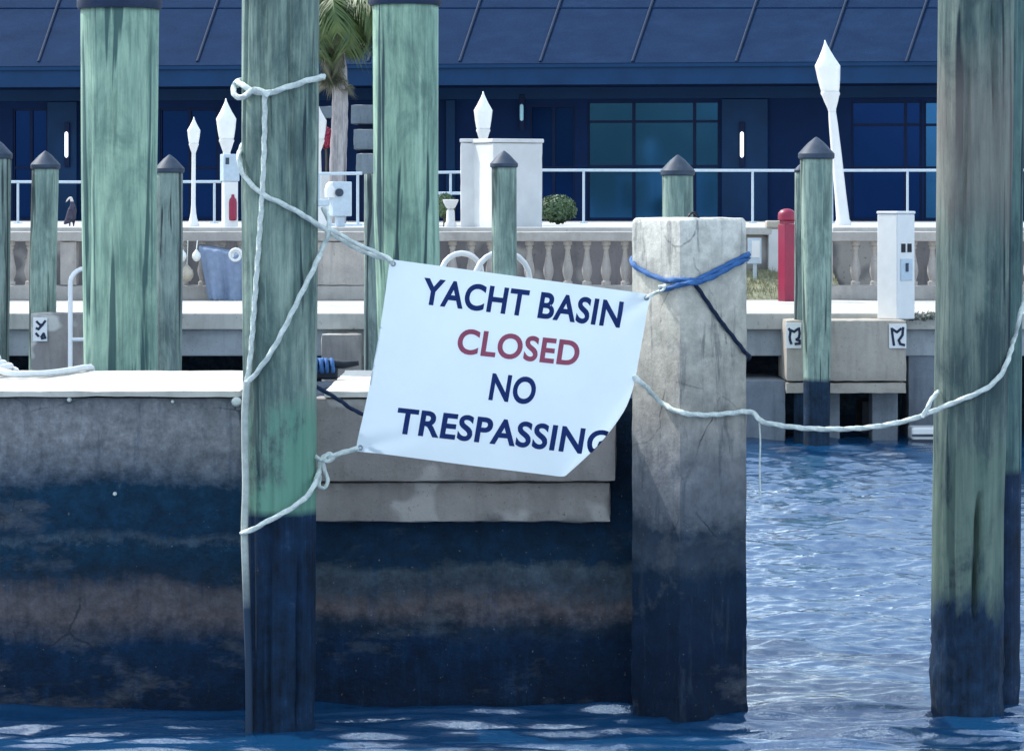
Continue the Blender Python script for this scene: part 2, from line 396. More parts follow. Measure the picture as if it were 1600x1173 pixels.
# wall with real openings: built as piers and lintels around the windows
EAVE = 1.8; EZ = 4.66-TZ; FASC = 0.36
wins = [(828, 898, 165, 347, GLASSD, [865], [262]), (918, 1124, 158, 347, GLASS, [990, 1085], [190, 260]),
        (1330, 1440, 158, 347, GLASSD, [1415], [195, 262]), (1444, 1560, 158, 347, GLASS, [1500], [195, 262]),
        (20, 74, 170, 347, GLASSD, [48], [262]), (250, 340, 170, 347, GLASSD, [296], [262])]
edges = sorted([(wall_t(a)[0], wall_t(b)[0], wall_z((a+b)/2, c), wall_z((a+b)/2, d)) for a, b, c, d, *_ in wins])
mb = MB(); xcur = -30.0
for a, b, zt, zb in edges:
    mb.box(xcur, a, 0, 0.3, 0, EZ); mb.box(a, b, 0, 0.3, zt, EZ); mb.box(a, b, 0, 0.3, 0, max(zb, 0.02)); xcur = b
mb.box(xcur, 30, 0, 0.3, 0, EZ)
obj('wall', mb.mesh('building_wall'), WALLM, bld)
obj('back_room', MB().box(-30, 30, 0.9, 9.0, 0, EZ).mesh('back_room'), DARKM, bld)
for a, b, c, d, gm, mull, trans in wins:
    ta, tb = wall_t(a)[0], wall_t(b)[0]; zt, zb = wall_z((a+b)/2, c), max(wall_z((a+b)/2, d), 0.02)
    fw = 0.03
    m = MB(); m.box(ta, ta+fw, .03, .11, zb, zt).box(tb-fw, tb, .03, .11, zb, zt).box(ta+fw, tb-fw, .03, .11, zt-fw, zt).box(ta+fw, tb-fw, .03, .11, zb, zb+fw)
    xs = [ta+fw]+[wall_t(q)[0] for q in mull]+[tb-fw]; zs = [zb+fw]+[wall_z((a+b)/2, q) for q in reversed(trans)]+[zt-fw]
    for q in xs[1:-1]: m.box(q-fw/2-.012, q+fw/2+.012, .034, .106, zb+fw, zt-fw)
    for q in zs[1:-1]: m.box(ta+fw, tb-fw, .038, .10, q-.022, q+.022)
    win = obj('window', m.mesh('window_frame'), DARKM, bld)
    for i in range(len(xs)-1):
        for j in range(len(zs)-1):
            pm = MB().box(xs[i]+.004, xs[i+1]-.004, .066, .078, zs[j]+.004, zs[j+1]-.004)
            pane = obj('pane', pm.mesh('pane'), gm, win)
# header beam, pilasters, soffit, fascia, roof
obj('header_beam', MB().box(-30, 30, -.12, -.003, wall_z(900, 155), wall_z(900, 132)).mesh('header'), TRIMM, bld)
for a, b in ((76, 122), (698, 712), (1128, 1200), (400, 440)):
    obj('pilaster', MB().box(wall_t(a)[0], wall_t(b)[0], -.10, -.003, 0, wall_z(900, 156)).mesh('pilaster', 0.01), TRIMM, bld)
obj('soffit', MB().box(-30, 30, -EAVE+.05, -.003, EZ-FASC+.02, EZ-FASC+.06).mesh('soffit'), DARKM, bld)
obj('fascia', MB().box(-30, 30, -EAVE, -EAVE+.045, EZ-FASC, EZ-.01).mesh('fascia', 0.006), TRIMM, bld)
obj('drip_edge', MB().box(-30, 30, -EAVE-.05, -EAVE-.003, EZ-.07, EZ-.004).mesh('drip', 0.006), TRIMM, bld)
SL = 0.40; RUN = 7.0
obj('roof', 
    MB().add([(-30,-EAVE-.06,EZ),(30,-EAVE-.06,EZ),(30,-EAVE+RUN,EZ+SL*RUN),(-30,-EAVE+RUN,EZ+SL*RUN),
              (-30,-EAVE-.06,EZ-.002),(30,-EAVE-.06,EZ-.002),(30,-EAVE+RUN,EZ),(-30,-EAVE+RUN,EZ)],
             [(0,1,2,3),(4,7,6,5),(0,4,5,1),(1,5,6,2),(2,6,7,3),(3,7,4,0)]).mesh('roof'), ROOFM, bld)
roof = bld.children[-1]
Minv = Matrix.Translation((0, BY, TZ)) @ Matrix.Rotation(-TH, 4, 'Z')
Mi = Minv.inverted()
def roof_pt(px, py):
    o_ = Mi @ Vector((0, 0, EYE)); d_ = (Mi.to_3x3() @ (P(px, py, 1.0)-Vector((0, 0, EYE))))
    # plane: z = EZ + SL*(y+EAVE+.06)
    t_ = (EZ + SL*(o_.y+EAVE+.06) - o_.z)/(d_.z - SL*d_.y)
    return o_+d_*t_
SEAMM = m_simple('roof_seam', (0.003, 0.016, 0.05), 0.6, 0.2, 5, 0.1)
for px in (60, 184, 308, 440, 575, 718, 844, 988, 1150, 1290, 1416, 1550, -70):
    a = roof_pt(px, 97.5); b = roof_pt(px+48, -45)
    pts = [a.lerp(b, i/6) + Vector((0, 0, .01)) for i in range(7)]
    obj('roof_seam', MB().tube(pts, 0.022, 6).mesh('seam'), SEAMM, roof)
for py in (12,):
    a = roof_pt(-200, py+1); b = roof_pt(1800, py)
    obj('roof_lap', MB().tube([a+Vector((0,0,-.01)), b+Vector((0,0,-.01))], 0.022, 6).mesh('lap'), ROOFM, roof)
lm = NT('lamp_tube'); lm.color((0.8, 0.85, 0.9)); lm.b.inputs['Emission Color'].default_value = (0.85, 0.93, 1, 1); lm.b.inputs['Emission Strength'].default_value = 1.3
ld = NT('lamp_tube_dim'); ld.color((0.3, 0.5, 0.6)); ld.b.inputs['Emission Color'].default_value = (0.2, 0.45, 0.6, 1); ld.b.inputs['Emission Strength'].default_value = 0.35
for px, y0, y1, mm in ((108, 206, 247, lm.m), (1160, 206, 247, lm.m), (817, 163, 190, ld.m)):
    tt = wall_t(px)[0]; z0, z1 = wall_z(px, y1), wall_z(px, y0)
    wl = obj('wall_light', MB().box(tt-.045, tt+.045, -.15, -.103, z0-.16, z1+.16).mesh('backplate', 0.006), DARKM, bld)
    obj('light_tube', MB().lathe([(.0,z0),(.028,z0+.02),(.032,z0+.05),(.032,z1-.05),(.028,z1-.02),(0,z1)], 12, tt, -.185).mesh('tube', smooth=40), mm, wl)

# ------------------------------------------------------------------ terrace railing
def railing(label, p0, p1, posts, Y, top, bars=()):
    zt = PZ(top, Y)-TZ
    base = thing('railing', label, 'railing', (PX((p0+p1)/2, Y), Y, TZ))
    cx = PX((p0+p1)/2, Y)
    xa, xb = PX(p0, Y)-cx, PX(p1, Y)-cx
    obj('top_rail', MB().tube([(xa,0,zt),((xa+xb)/2,0,zt-.006),(xb,0,zt)], .021, 10).mesh('rail', smooth=60), METALRAIL, base)
    for b in bars:
        zb = PZ(b, Y)-TZ
        obj('middle_rail', MB().tube([(xa,0,zb),(xb,0,zb)], .022, 8).mesh('rail', smooth=60), METALRAIL, base)
    for q in posts:
        x = PX(q, Y)-cx
        po = obj('post', MB().tube([(x,0,0),(x,0,zt-.02)], .019, 8).mesh('post', smooth=60), METALRAIL, base)
        obj('base_plate', MB().box(x-.06, x+.06, -.06, .06, 0, .012).mesh('plate', .003), METALRAIL, po)
railing('pale railing with mid bar beside the white stucco pier', 640, 722, [642, 704], 47.0, 269, (302,))
railing('long pale railing running past the round hedge in front of the big window', 834, 1640, [842, 912, 1043, 1176, 1300, 1418, 1535], 47.0, 266)
railing('low pale railing between the cone-capped pilings near the perched bird', -60, 345, [-30, 28, 135, 215, 335], 46.5, 284)
railing('short white railing ending beside the palm trunk', 440, 566, [498, 559], 41.0, 271, (352,))

# ------------------------------------------------------------------ street lamps
def lamp(label, px, tip, base_px, Y, H, wscale, flare=False, base_y=TZ):
    zt = PZ(tip, Y)-base_y; x0 = PX(base_px, Y); dx = PX(px, Y)-x0
    t = thing('street_lamp', label, 'street lamp', (x0, Y, base_y), 'white acorn-globe lamps on the terrace')
    s = wscale; k = dx/zt
    g = [(0.005, zt), (0.02*s, zt-.05*s), (.05*s, zt-.12*s), (.10*s, zt-.22*s), (.165*s, zt-.33*s), (.16*s, zt-.37*s), (.145*s, zt-.5*s), (.125*s, zt-.62*s), (.115*s, zt-.66*s)]
    obj('globe', MB().lathe(g[::-1], 20, 0, 0, k).mesh('globe', smooth=80), GLOBE, t)
    c = [(.12*s, zt-.662*s), (.125*s, zt-.69*s), (.11*s, zt-.72*s), (.085*s, zt-.80*s), (.055*s, zt-.88*s), (.05*s, zt-.92*s)]
    obj('collar', MB().lathe(c[::-1], 20, 0, 0, k).mesh('collar', smooth=50), WHITE, t)
    zb = zt-.922*s
    if flare: prof = [(.15*s,0),(.15*s,.05*s),(.125*s,.09*s),(.095*s,.2*s),(.07*s,.34*s),(.055*s,.55*s),(.05*s,zb)]
    else: prof = [(.10*s,0),(.10*s,.05*s),(.085*s,.08*s),(.075*s,.4*s),(.068*s,.9*s),(.058*s,1.3*s),(.05*s,zb)]
    obj('post', MB().lathe(prof, 16, 0, 0, k).mesh('lamp_post', smooth=50), WHITE, t)
lamp('tall leaning white lamp post with acorn globe rising beside the cone-capped piling', 1289, 63, 1318, 42.0, 2.6, 1.06)
lamp('short white lamp post with flared foot on the terrace edge', 303, 183, 302, 40.0, 1.4, 0.52, True)
lamp('white acorn lamp standing behind the grey utility pedestal', 353, 154, 356, 40.0, 1.6, 0.80)
lamp('white acorn lamp showing above the white stucco pier', 755, 143, 755, 40.0, 1.8, 0.74)
lamp('white acorn lamp half hidden behind the rope-tied piling', 496, 160, 497, 44.0, 1.8, 0.8)

# ------------------------------------------------------------------ white stucco piers on the terrace
STUC = m_simple('stucco', (0.60, 0.62, 0.64), 0.85, 0.08, 5, 0.3, dirt=(0.44, 0.45, 0.48), dirt_amt=0.5)
Y = 37.5
pr = thing('stucco_pier', 'square white stucco pier with flat cap in front of the acorn lamp', 'pier', (PX(792, Y), Y+.3, TZ))
pr.rotation_euler = (0, 0, R(24))
zt = PZ(217, Y)-TZ
obj('shaft', rough_box(-.33, .33, -.33, .33, 0, zt-.05, .06, .004, .012, 5), STUC, pr)
obj('cap', MB().box(-.345, .345, -.345, .345, zt-.048, zt).mesh('cap', .012), STUC, pr)
obj('marker_plate', MB().box(-.21, -.15, -.352, -.336, .42, .58).mesh('plate', .003), WHITE, pr)
pr2 = thing('stucco_pier', 'narrow grey stucco pier tucked against the left side of the white pier', 'pier', (PX(738, Y), Y+.55, TZ))
obj('shaft', rough_box(-.15, .16, -.15, .2, 0, zt-.035, .06, .004, .012, 6), STUC, pr2)
obj('cap', MB().box(-.16, .168, -.16, .21, zt-.033, zt+.01).mesh('cap', .01), STUC, pr2)

# ------------------------------------------------------------------ balustrades
BALM = m_concrete('cast_stone', (0.44, 0.41, 0.39), (0.26, 0.245, 0.25), 4.0, 0.35, 0.6)
BALM2 = m_concrete('cast_stone_rail', (0.38, 0.36, 0.35), (0.28, 0.265, 0.265), 4.0, 0.3, 0.4)
YB = 34.6
prof = [(.052,0),(.052,.04),(.034,.05),(.038,.07),(.054,.12),(.060,.16),(.055,.205),(.040,.28),(.029,.35),(.026,.40),(.038,.415),(.038,.43),(.03,.44),(.05,.455),(.05,.49)]
BAL = MB().lathe(prof, 12).mesh('baluster', smooth=50)
def balustrade(label, p0, p1, piers):
    cx = PX((p0+p1)/2, YB); b = thing('balustrade', label, 'balustrade', (cx, YB, DZ))
    xa, xb = PX(p0, YB)-cx, PX(p1, YB)-cx
    obj('base_course', rough_box(xa, xb, -.13, .13, 0, .16, .08, .004, .01, 2), BALM2, b)
    obj('top_rail', rough_box(xa-.03, xb+.03, -.15, .15, .652, .76, .08, .004, .012, 4), BALM2, b)
    pr_ = []
    for q0, q1 in piers:
        u, v = PX(q0, YB)-cx, PX(q1, YB)-cx; pr_.append((u, v))
        obj('pier', rough_box(u, v, -.12, .12, .161, .65, .06, .004, .01, 3), BALM, b)
    x = xa+.12
    while x < xb-.08:
        if not any(u-.07 < x < v+.07 for u, v in pr_):
            o = obj('baluster', BAL, BALM, b, (x, 0, .16)); o.rotation_euler = (0, 0, random.uniform(0, 3))
        x += .215
balustrade('long stone balustrade running behind the banner and green pilings', -90, 1000, [(96, 122), (478, 575), (992, 1000)])
balustrade('stone balustrade behind the white power pedestal', 1290, 1720, [(1290, 1300), (1640, 1690)])

# ------------------------------------------------------------------ timber pilings
def piling(label, pts, Y, z0, mat, cap=None, seed=0, step=0.05, nseg=64, checks=9, group=None, barn=0.0, capmat=None, extra=()):
    """pts: (py, px_left, px_right) down the pile; a shaft with drying checks split into it"""
    rows = sorted([(PZ(py, Y), PX(a, Y), PX(b, Y)) for py, a, b in pts])
    zbot, ztop = z0, rows[-1][0]
    def at(z):
        if z <= rows[0][0]: r0 = rows[0]; return (r0[1]+r0[2])/2, (r0[2]-r0[1])/2
        for i in range(len(rows)-1):
            if rows[i][0] <= z <= rows[i+1][0]:
                k = (z-rows[i][0])/(rows[i+1][0]-rows[i][0])
                a = rows[i][1]*(1-k)+rows[i+1][1]*k; b = rows[i][2]*(1-k)+rows[i+1][2]*k
                return (a+b)/2, (b-a)/2
        return (rows[-1][1]+rows[-1][2])/2, (rows[-1][2]-rows[-1][1])/2
    bx = at(0)[0]
    t = thing('piling', label, 'piling', (bx, Y, 0), group)
    rng = random.Random(seed)
    ck = []
    for i in range(checks):
        a = rng.uniform(0, 2*math.pi); zc = rng.uniform(zbot+.3, ztop); L = rng.uniform(.25, .9)
        ck.append((a, zc, L, rng.uniform(.008, .022), rng.uniform(.03, .07), rng.uniform(-.12, .12)))
    ck += list(extra)
    n = max(2, int((ztop-zbot)/step)); vs = []; fs = []
    for j in range(n+1):
        z = zbot+(ztop-zbot)*j/n; cx, r0 = at(z)
        for k in range(nseg):
            a = 2*math.pi*k/nseg
            q = Vector((math.cos(a)*2.2, math.sin(a)*2.2, z*0.35+seed*5))
            r = r0*(1+.035*noise.noise(q)+.02*noise.noise(Vector((math.cos(a)*6, math.sin(a)*6, z*.5+seed))))
            for ca, zc, L, dep, wd, sl in ck:
                dz = (z-zc)/L
                if abs(dz) < 1:
                    da = (a-ca-sl*dz+math.pi) % (2*math.pi)-math.pi
                    if abs(da) < wd*3: r -= r0/.17*dep*(1-dz*dz)*max(0, 1-abs(da)/(wd*1.6))
            if barn and z < barn:
                r += min(1, (barn-z)*3)*(.016*max(0, noise.noise(Vector((cx+math.cos(a)*.18, math.sin(a)*.18, z))*26))+.012*noise.noise(Vector((math.cos(a)*.18, math.sin(a)*.18+seed, z))*9))
            vs.append((cx-bx+r*math.cos(a), r*math.sin(a), z))
    for j in range(n):
        for k in range(nseg):
            fs.append((j*nseg+k, j*nseg+(k+1) % nseg, (j+1)*nseg+(k+1) % nseg, (j+1)*nseg+k))
    fs.append(tuple(n*nseg+k for k in range(nseg)))
    me = bpy.data.meshes.new('shaft'); me.from_pydata(vs, [], fs); me.shade_smooth()
    obj('shaft', me, mat, t)
    cx, r = at(ztop)
    if cap == 'cone':
        h = r*1.05; z = ztop
        obj('cap', MB().lathe([(r*1.06, z-.10*r), (r*1.12, z-.02*r), (r*1.12, z+.22*r), (r*1.02, z+.34*r), (r*.5, z+h*.85), (r*.12, z+h*1.14), (.002, z+h*1.2)], 20, cx-bx).mesh('cap', smooth=35), capmat or CAPGREY, t)
    if cap == 'flat':
        z = ztop
        obj('cap', MB().lathe([(r*1.07, z-.004), (r*1.10, z+.01), (r*1.09, z+.12), (r*.9, z+.17), (.01, z+.22)], 28, cx-bx).mesh('cap', smooth=40), CAPMET, t)
    return t
T_A = m_timber('timber_rope', (0.30, 0.39, 0.33), (0.10, 0.165, 0.155), (0.012, 0.03, 0.045), wet=(0.945, 0.02), wetcol=(0.003, 0.018, 0.048), seed=1, moss=(0.13, 0.30, 0.225), mosz=(0.9, 1.45))
T_B = m_timber('timber_green', (0.37, 0.53, 0.42), (0.21, 0.345, 0.285), (0.045, 0.10, 0.105), seed=2)
T_C = m_timber('timber_streaked', (0.37, 0.54, 0.42), (0.19, 0.32, 0.26), (0.02, 0.05, 0.07), seed=5)
T_J = m_timber('timber_brown', (0.19, 0.24, 0.21), (0.065, 0.11, 0.112), (0.008, 0.02, 0.035), wet=(0.52, 0.6), wetcol=(0.008, 0.026, 0.06), seed=8, moss=(0.12, 0.185, 0.145), mosz=(0.5, 1.25), mossamt=0.5, tan=((0.30, 0.25, 0.22), 2.55, 0.5))
T_K = m_timber('timber_teal', (0.13, 0.22, 0.20), (0.06, 0.12, 0.13), (0.01, 0.02, 0.035), wet=(1.06, 0.03), wetcol=(0.006, 0.02, 0.05), seed=11)
T_F = m_timber('timber_far', (0.34, 0.44, 0.37), (0.16, 0.24, 0.215), (0.04, 0.06, 0.06), wet=(0.62, 0.06), wetcol=(0.008, 0.024, 0.05), seed=14)
T_F2 = m_timber('timber_far_dull', (0.28, 0.35, 0.31), (0.14, 0.20, 0.19), (0.03, 0.04, 0.05), wet=(0.62, 0.06), wetcol=(0.008, 0.024, 0.05), seed=17)

YA = 13.50
piling('weathered green-grey timber piling tied with white ropes at the banner left side',
       [(-40, 379, 499), (300, 377, 497), (600, 380, 494), (1100, 384, 492)], YA, -1.0, T_A, None, 3, .03, 96, 14, barn=.4, extra=[(-.95, .35, .5, .05, .05, .05), (-1.9, 3.0, .6, .03, .05, .1), (-1.2, 2.7, .7, .025, .05, -.08)])
piling('thick pale green piling with flat dark cap behind the white-topped dock',
       [(14, 126, 247), (300, 127, 244), (600, 131, 246)], 16.4, -1.0, T_B, 'flat', 5, .04, 72, 12)
piling('streaked pale green piling with flat dark cap behind the banner upper left corner',
       [(8, 581, 685), (300, 583, 684), (600, 592, 690)], 17.2, -1.0, T_C, 'flat', 9, .04, 72, 16)
piling('thick brown-grey piling crossed by the sagging white rope',
       [(-40, 1466, 1584), (200, 1464, 1582), (500, 1462, 1578), (800, 1458, 1568), (1100, 1455, 1566)], 13.9, -1.0, T_J, None, 12, .03, 96, 18, barn=.62, extra=[(-1.47, .72, .30, .15, .065, .06), (-1.95, 2.5, .6, .03, .05, .1), (-1.2, 2.9, .5, .03, .05, -.1)])
piling('dark teal piling pressed against the back of the brown-grey piling',
       [(-40, 1500, 1602), (500, 1498, 1597), (1100, 1492, 1592)], 14.25, -1.0, T_K, None, 15, .05, 48, 6, barn=.5)
FARG = None
YF = 29.4
piling('cone-capped piling beside the coiled white hose on the dock', [(246, -30, 17), (570, -32, 14)], YF, -1.0, T_F2, 'cone', 21, .07, 28, 4, FARG)
piling('leaning green cone-capped piling behind the stained block with the ladder', [(262, 50, 92), (420, 46, 88), (700, 44, 86)], YF, -1.0, T_F, 'cone', 23, .07, 28, 6, FARG)
piling('cone-capped piling close beside the thick pale green piling', [(268, 244, 286), (700, 240, 283)], YF, -1.0, T_F2, 'cone', 25, .07, 28, 5, FARG)
piling('cone-capped piling standing in front of the white stucco pier', [(260, 768, 807), (700, 769, 809)], YF, -1.0, T_F, 'cone', 27, .07, 28, 5, FARG)
piling('cone-capped piling poking up above the concrete pile', [(272, 1035, 1083), (700, 1036, 1084)], YF, -1.0, T_F, 'cone', 29, .07, 28, 5, FARG)
piling('cone-capped piling standing in the water in front of the cream block', [(246, 1250, 1301), (480, 1254, 1299), (700, 1256, 1296)], YF, -1.0, T_F, 'cone', 31, .06, 32, 7, FARG, barn=.3)
piling('thin grey piling close behind the cone-capped piling by the red post', [(268, 1242, 1262), (700, 1240, 1262)], 29.85, -1.0, T_F2, 'cone', 33, .08, 20, 3)
piling('thin grey piling half hidden by the streaked green piling', [(272, 569, 596), (700, 569, 597)], 29.6, -1.0, T_F2, None, 35, .08, 20, 3)

# ------------------------------------------------------------------ near concrete dock
YW = 14.0
def ZW(py): return PZ(py, YW)
LWALL = m_tide('dock_left_stain', [(0.0, (0.0007,0.0098,0.0315)), (0.12, (0.0008,0.0126,0.0385)), (0.30, (0.0014,0.0182,0.0525)), (0.37, (0.0500,0.0550,0.0750)), (0.42, (0.0850,0.0760,0.0880)), (0.52, (0.0700,0.0680,0.0820)), (0.58, (0.0084,0.0238,0.0476)), (0.66, (0.0028,0.0238,0.0525)),
      (0.73, (0.0028,0.0252,0.0560)), (0.76, (0.0350,0.0620,0.0950)), (0.80, (0.0028,0.0252,0.0595)), (1.00, (0.0035,0.0294,0.0644)), (1.10, (0.1200,0.1350,0.1650)), (1.22, (0.2000,0.2050,0.2250)), (1.36, (0.1900,0.1950,0.2150)), (1.42, (0.1300,0.1400,0.1600))], 0.075, 1.6, (0.14, 0.145, 0.16), con=0.8)
RWALL = m_tide('dock_right_stain_shade', [(0.0, (0.0007,0.0091,0.0294)), (0.28, (0.0010,0.0140,0.0434)), (0.35, (0.0084,0.0210,0.0420)), (0.44, (0.0850,0.0760,0.0850)), (0.52, (0.0350,0.0500,0.0720)), (0.61, (0.0450,0.0660,0.0880)), (0.65, (0.0028,0.0196,0.0455)),
      (0.95, (0.0021,0.0182,0.0462)), (1.10, (0.0021,0.0140,0.0385)), (1.42, (0.0042,0.0182,0.0420))], 0.08, 1.6, (0.11, 0.13, 0.145), con=0.8)  # tide stain below; dark top stops paint the shadow in the gap beside the fascia
FASM = m_concrete('dock_fascia', (0.255, 0.235, 0.225), (0.19, 0.175, 0.17), 5.0, 0.5, 0.5, blot=(0.36, 0.345, 0.335))
TOPM = m_concrete('dock_top', (0.56, 0.545, 0.505), (0.45, 0.435, 0.40), 3.0, 0.3, 0.5)
xL = -4.5; xN0 = PX(376, YW); xN1 = PX(507, YW); xE = PX(1100, YW); xF = PX(963, YW); xLg = PX(955, YW)
dock = thing('concrete_dock', 'tide-stained concrete dock with sunlit white top behind the banner', 'dock', (0, YW, 0))
zt = 1.44; YBk = 1.72
obj('wall', rough_box(xL, xN0+.02, 0.0, 1.4, -1.0, zt-.031, .035, .006, .012, 1), LWALL, dock)
obj('wall', rough_box(xN0+.021, xE, .12, 1.4, -1.0, zt-.04, .035, .010, .012, 2), RWALL, dock)
obj('cap_slab', rough_box(xL, xN0, -.03, YBk, zt-.030, zt, .05, .003, .006, 3), TOPM, dock)
obj('cap_slab', rough_box(xN1, xF+.01, -.045, YBk, zt-.032, zt, .05, .003, .007, 4), TOPM, dock)
obj('fascia', rough_box(xN1-.06, xF, -.03, .117, ZW(752), zt-.033, .035, .005, .012, 5), FASM, dock)
obj('ledge', rough_box(xN1-.06, xLg, .02, .116, ZW(817), ZW(753.5), .035, .006, .014, 6), FASM, dock)
tag(dock.children[0], 'grey upper face with dark blue tide stains below'); tag(dock.children[2], 'white sunlit cap slab')
FIT = m_simple('pale_fitting', (0.6, 0.64, 0.62), 0.6, 0.1, 30, 0.2)
bolt = MB().lathe([(.012,0),(.016,.006),(.016,.02),(.01,.03),(.002,.032)], 10).mesh('bolt', smooth=40)
for px, py, s in ((370, 627, 1.4), (109, 624, .7), (180, 771, .6), (270, 627, .5)):
    o = obj('bolt', bolt, FIT, dock, (PX(px, YW), -.002, ZW(py))); o.rotation_euler = (R(90), 0, 0); o.scale = (s, s, s)
# cleat on the dock top beside the roped piling
Yc = 14.9
cl = thing('dock_cleat', 'black iron dock cleat with wound line beside the rope-tied piling', 'cleat', (PX(512, Yc), Yc, zt))
obj('horn_bar', MB().tube([(-.13,0,.075),(-.08,0,.07),(0,0,.072),(.08,0,.068),(.15,0,.078)], .017, 10, rf=lambda u: .012+.010*math.sin(math.pi*u)).mesh('horn', smooth=60), BLACK, cl)
obj('foot', MB().box(-.05, .05, -.03, .03, 0, .06).mesh('foot', .01), BLACK, cl)
pts = []
for i in range(60):
    a = i*.55; pts.append((-.055+.0012*i+.02*math.sin(a*.5), .035*math.cos(a), .06+.035*math.sin(a)))
obj('wound_line', MB().tube(pts, .010, 8, 120).mesh('line', smooth=60), ROPE_B, cl)
# white hose lying on the dock top
Yh = 15.3
hp = [P(-40, 565, Yh), P(0, 562, Yh), P(25, 566, Yh), P(50, 574, Yh), P(85, 577, Yh), P(105, 578, Yh)]
def spline(p, n=8, closed=False):
    p = [Vector(q) for q in p]; o = []
    for i in range(len(p)-1):
        p0 = p[max(i-1, 0)]; p1 = p[i]; p2 = p[i+1]; p3 = p[min(i+2, len(p)-1)]
        for k in range(n):
            t = k/n
            o.append(.5*((2*p1)+(p2-p0)*t+(2*p0-5*p1+4*p2-p3)*t*t+(3*p1-p0-3*p2+p3)*t**3))
    o.append(p[-1]); return o
HOSEM = m_simple('white_hose', (0.70, 0.74, 0.78), 0.5, 0.08, 20, 0.1)
hx = PX(0, Yh)
hc = []
for i in range(90):
    a = i*.30; rr = .30-.0012*i
    hc.append((-.25+rr*1.2*math.cos(a), .28*math.sin(a)*rr/.3, .018+.0011*i+.006*math.sin(a*2.3)))
hc += [(.10,-.25,.03),(.22,-.2,.02),(.30,-.05,.018),(.36,.2,.018),(.40,.47,.016),(.41,.545,-.01),(.41,.55,-.2)]
ho = obj('hose', MB().tube(spline(hc, 3), .0165, 10).mesh('hose', smooth=60), HOSEM, None, (PX(-10, 15.2), 15.2, zt))
tag(ho, 'white hose coiled loosely on top of the concrete dock', 'hose')

# ------------------------------------------------------------------ concrete pile
YP = 13.86; hd = .279; xP = PX(1077, YP)
PILEM = m_tide('pile_stain_sunlit', [(0.0, (0.001,0.009,0.028)), (0.30, (0.002,0.012,0.036)), (0.62, (0.005,0.02,0.046)), (0.70, (0.035,0.05,0.075)), (0.84, (0.02,0.035,0.06)), (0.92, (0.10,0.115,0.14)), (1.12, (0.16,0.17,0.19)), (1.4, (0.31,0.295,0.27)), (1.65, (0.45,0.425,0.375)), (1.95, (0.54,0.515,0.455)), (2.10, (0.62,0.60,0.54)), (2.2, (0.68,0.66,0.60))], 0.09, 2.3, (0.13, 0.145, 0.165), drip=0.5, bump=0.25, con=0.45)  # tide stain below; upper stops painted lighter for sun on the lit face and top
cp = thing('concrete_pile', 'square concrete pile wrapped with blue rope at the dock corner', 'piling', (xP, YP, 0)); cp.rotation_euler = (0, 0, R(38))
sd2 = hd/math.sqrt(2)
bm = bmesh.new(); bmesh.ops.create_cube(bm, size=1.0)
ztp = PZ(340, YP)
bmesh.ops.scale(bm, vec=(2*sd2, 2*sd2, ztp+1.0), verts=bm.verts); bmesh.ops.translate(bm, vec=(0, 0, (ztp-1.0)/2), verts=bm.verts)
bmesh.ops.bevel(bm, geom=[e for e in bm.edges if abs((e.verts[0].co-e.verts[1].co).z) > .1], offset=.035, segments=1, affect='EDGES')
bmesh.ops.bevel(bm, geom=[e for e in bm.edges if e.verts[0].co.z > ztp-.01 and e.verts[1].co.z > ztp-.01], offset=.028, segments=3, affect='EDGES', profile=.6)
for k in range(110):
    z = -1.0+(ztp-.05+1.0)*k/110
    bmesh.ops.bisect_plane(bm, geom=bm.verts[:]+bm.edges[:]+bm.faces[:], plane_co=(0, 0, z), plane_no=(0, 0, 1))
for k in range(1, 14):
    for ax in ((1, 0, 0), (0, 1, 0)):
        q = -sd2+2*sd2*k/14
        bmesh.ops.bisect_plane(bm, geom=bm.verts[:]+bm.edges[:]+bm.faces[:], plane_co=(ax[0]*q, ax[1]*q, 0), plane_no=ax)
bm.normal_update()
for v in bm.verts:
    o_ = .003*noise.noise(v.co*7)+.0025*noise.noise(v.co*22)
    low = max(0, min(1, (.65-v.co.z)*2))
    o_ += low*(.016*max(0, noise.noise(v.co*19+Vector((3,0,0))))+.010*noise.noise(v.co*8))
    chip = noise.noise(v.co*5+Vector((9, 2, 4)))
    if chip > .42: o_ -= (chip-.42)*.05
    v.co += v.normal*o_
me = bpy.data.meshes.new('pile_shaft'); bm.to_mesh(me); bm.free(); me.shade_smooth(); me.set_sharp_from_angle(angle=R(35))
obj('shaft', me, PILEM, cp)
o = obj('lifting_loop', MB().tube([(-.03+.03*(1-math.cos(a)), 0, .03*math.sin(a)) for a in [i*math.pi/8 for i in range(9)]], .006, 6).mesh('loop', smooth=60), BLACK, cp, (-.1, -.14, ztp-.008))

# ------------------------------------------------------------------ banner
TL = P(609, 405, 13.45); TR = P(1017, 460, 13.58); BL = P(555, 704, 13.44)
eu = TR-TL; ev = BL-TL; Wb = eu.length; Hb = ev.length; nb = eu.normalized().cross(ev.normalized()).normalized()   # points away from or to the camera
if nb.y > 0: nb = -nb                                # towards the camera
uh, vh = eu.normalized(), ev.normalized()
def uv_of(px, py):
    """photo pixel -> banner coordinates in metres along its top and left edges"""
    o_ = Vector((0, 0, EYE)); d_ = P(px, py, 1.0)-o_
    t_ = (TL-o_).dot(nb)/d_.dot(nb); q = o_+d_*t_-TL
    c = uh.dot(vh); a = q.dot(uh); b = q.dot(vh); det = 1-c*c
    return (a-c*b)/det, (b-c*a)/det
f1 = Vector(uv_of(1010, 578)); f2 = Vector(uv_of(886, 743)); fd = (f2-f1).normalized(); fn = Vector((-fd.y, fd.x))
if fn.dot(Vector((Wb, Hb))-f1) < 0: fn = -fn
def segd(p, a, b):
    ab = b-a; t_ = max(0, min(1, (p-a).dot(ab)/ab.dot(ab))); return (p-(a+ab*t_)).length, t_
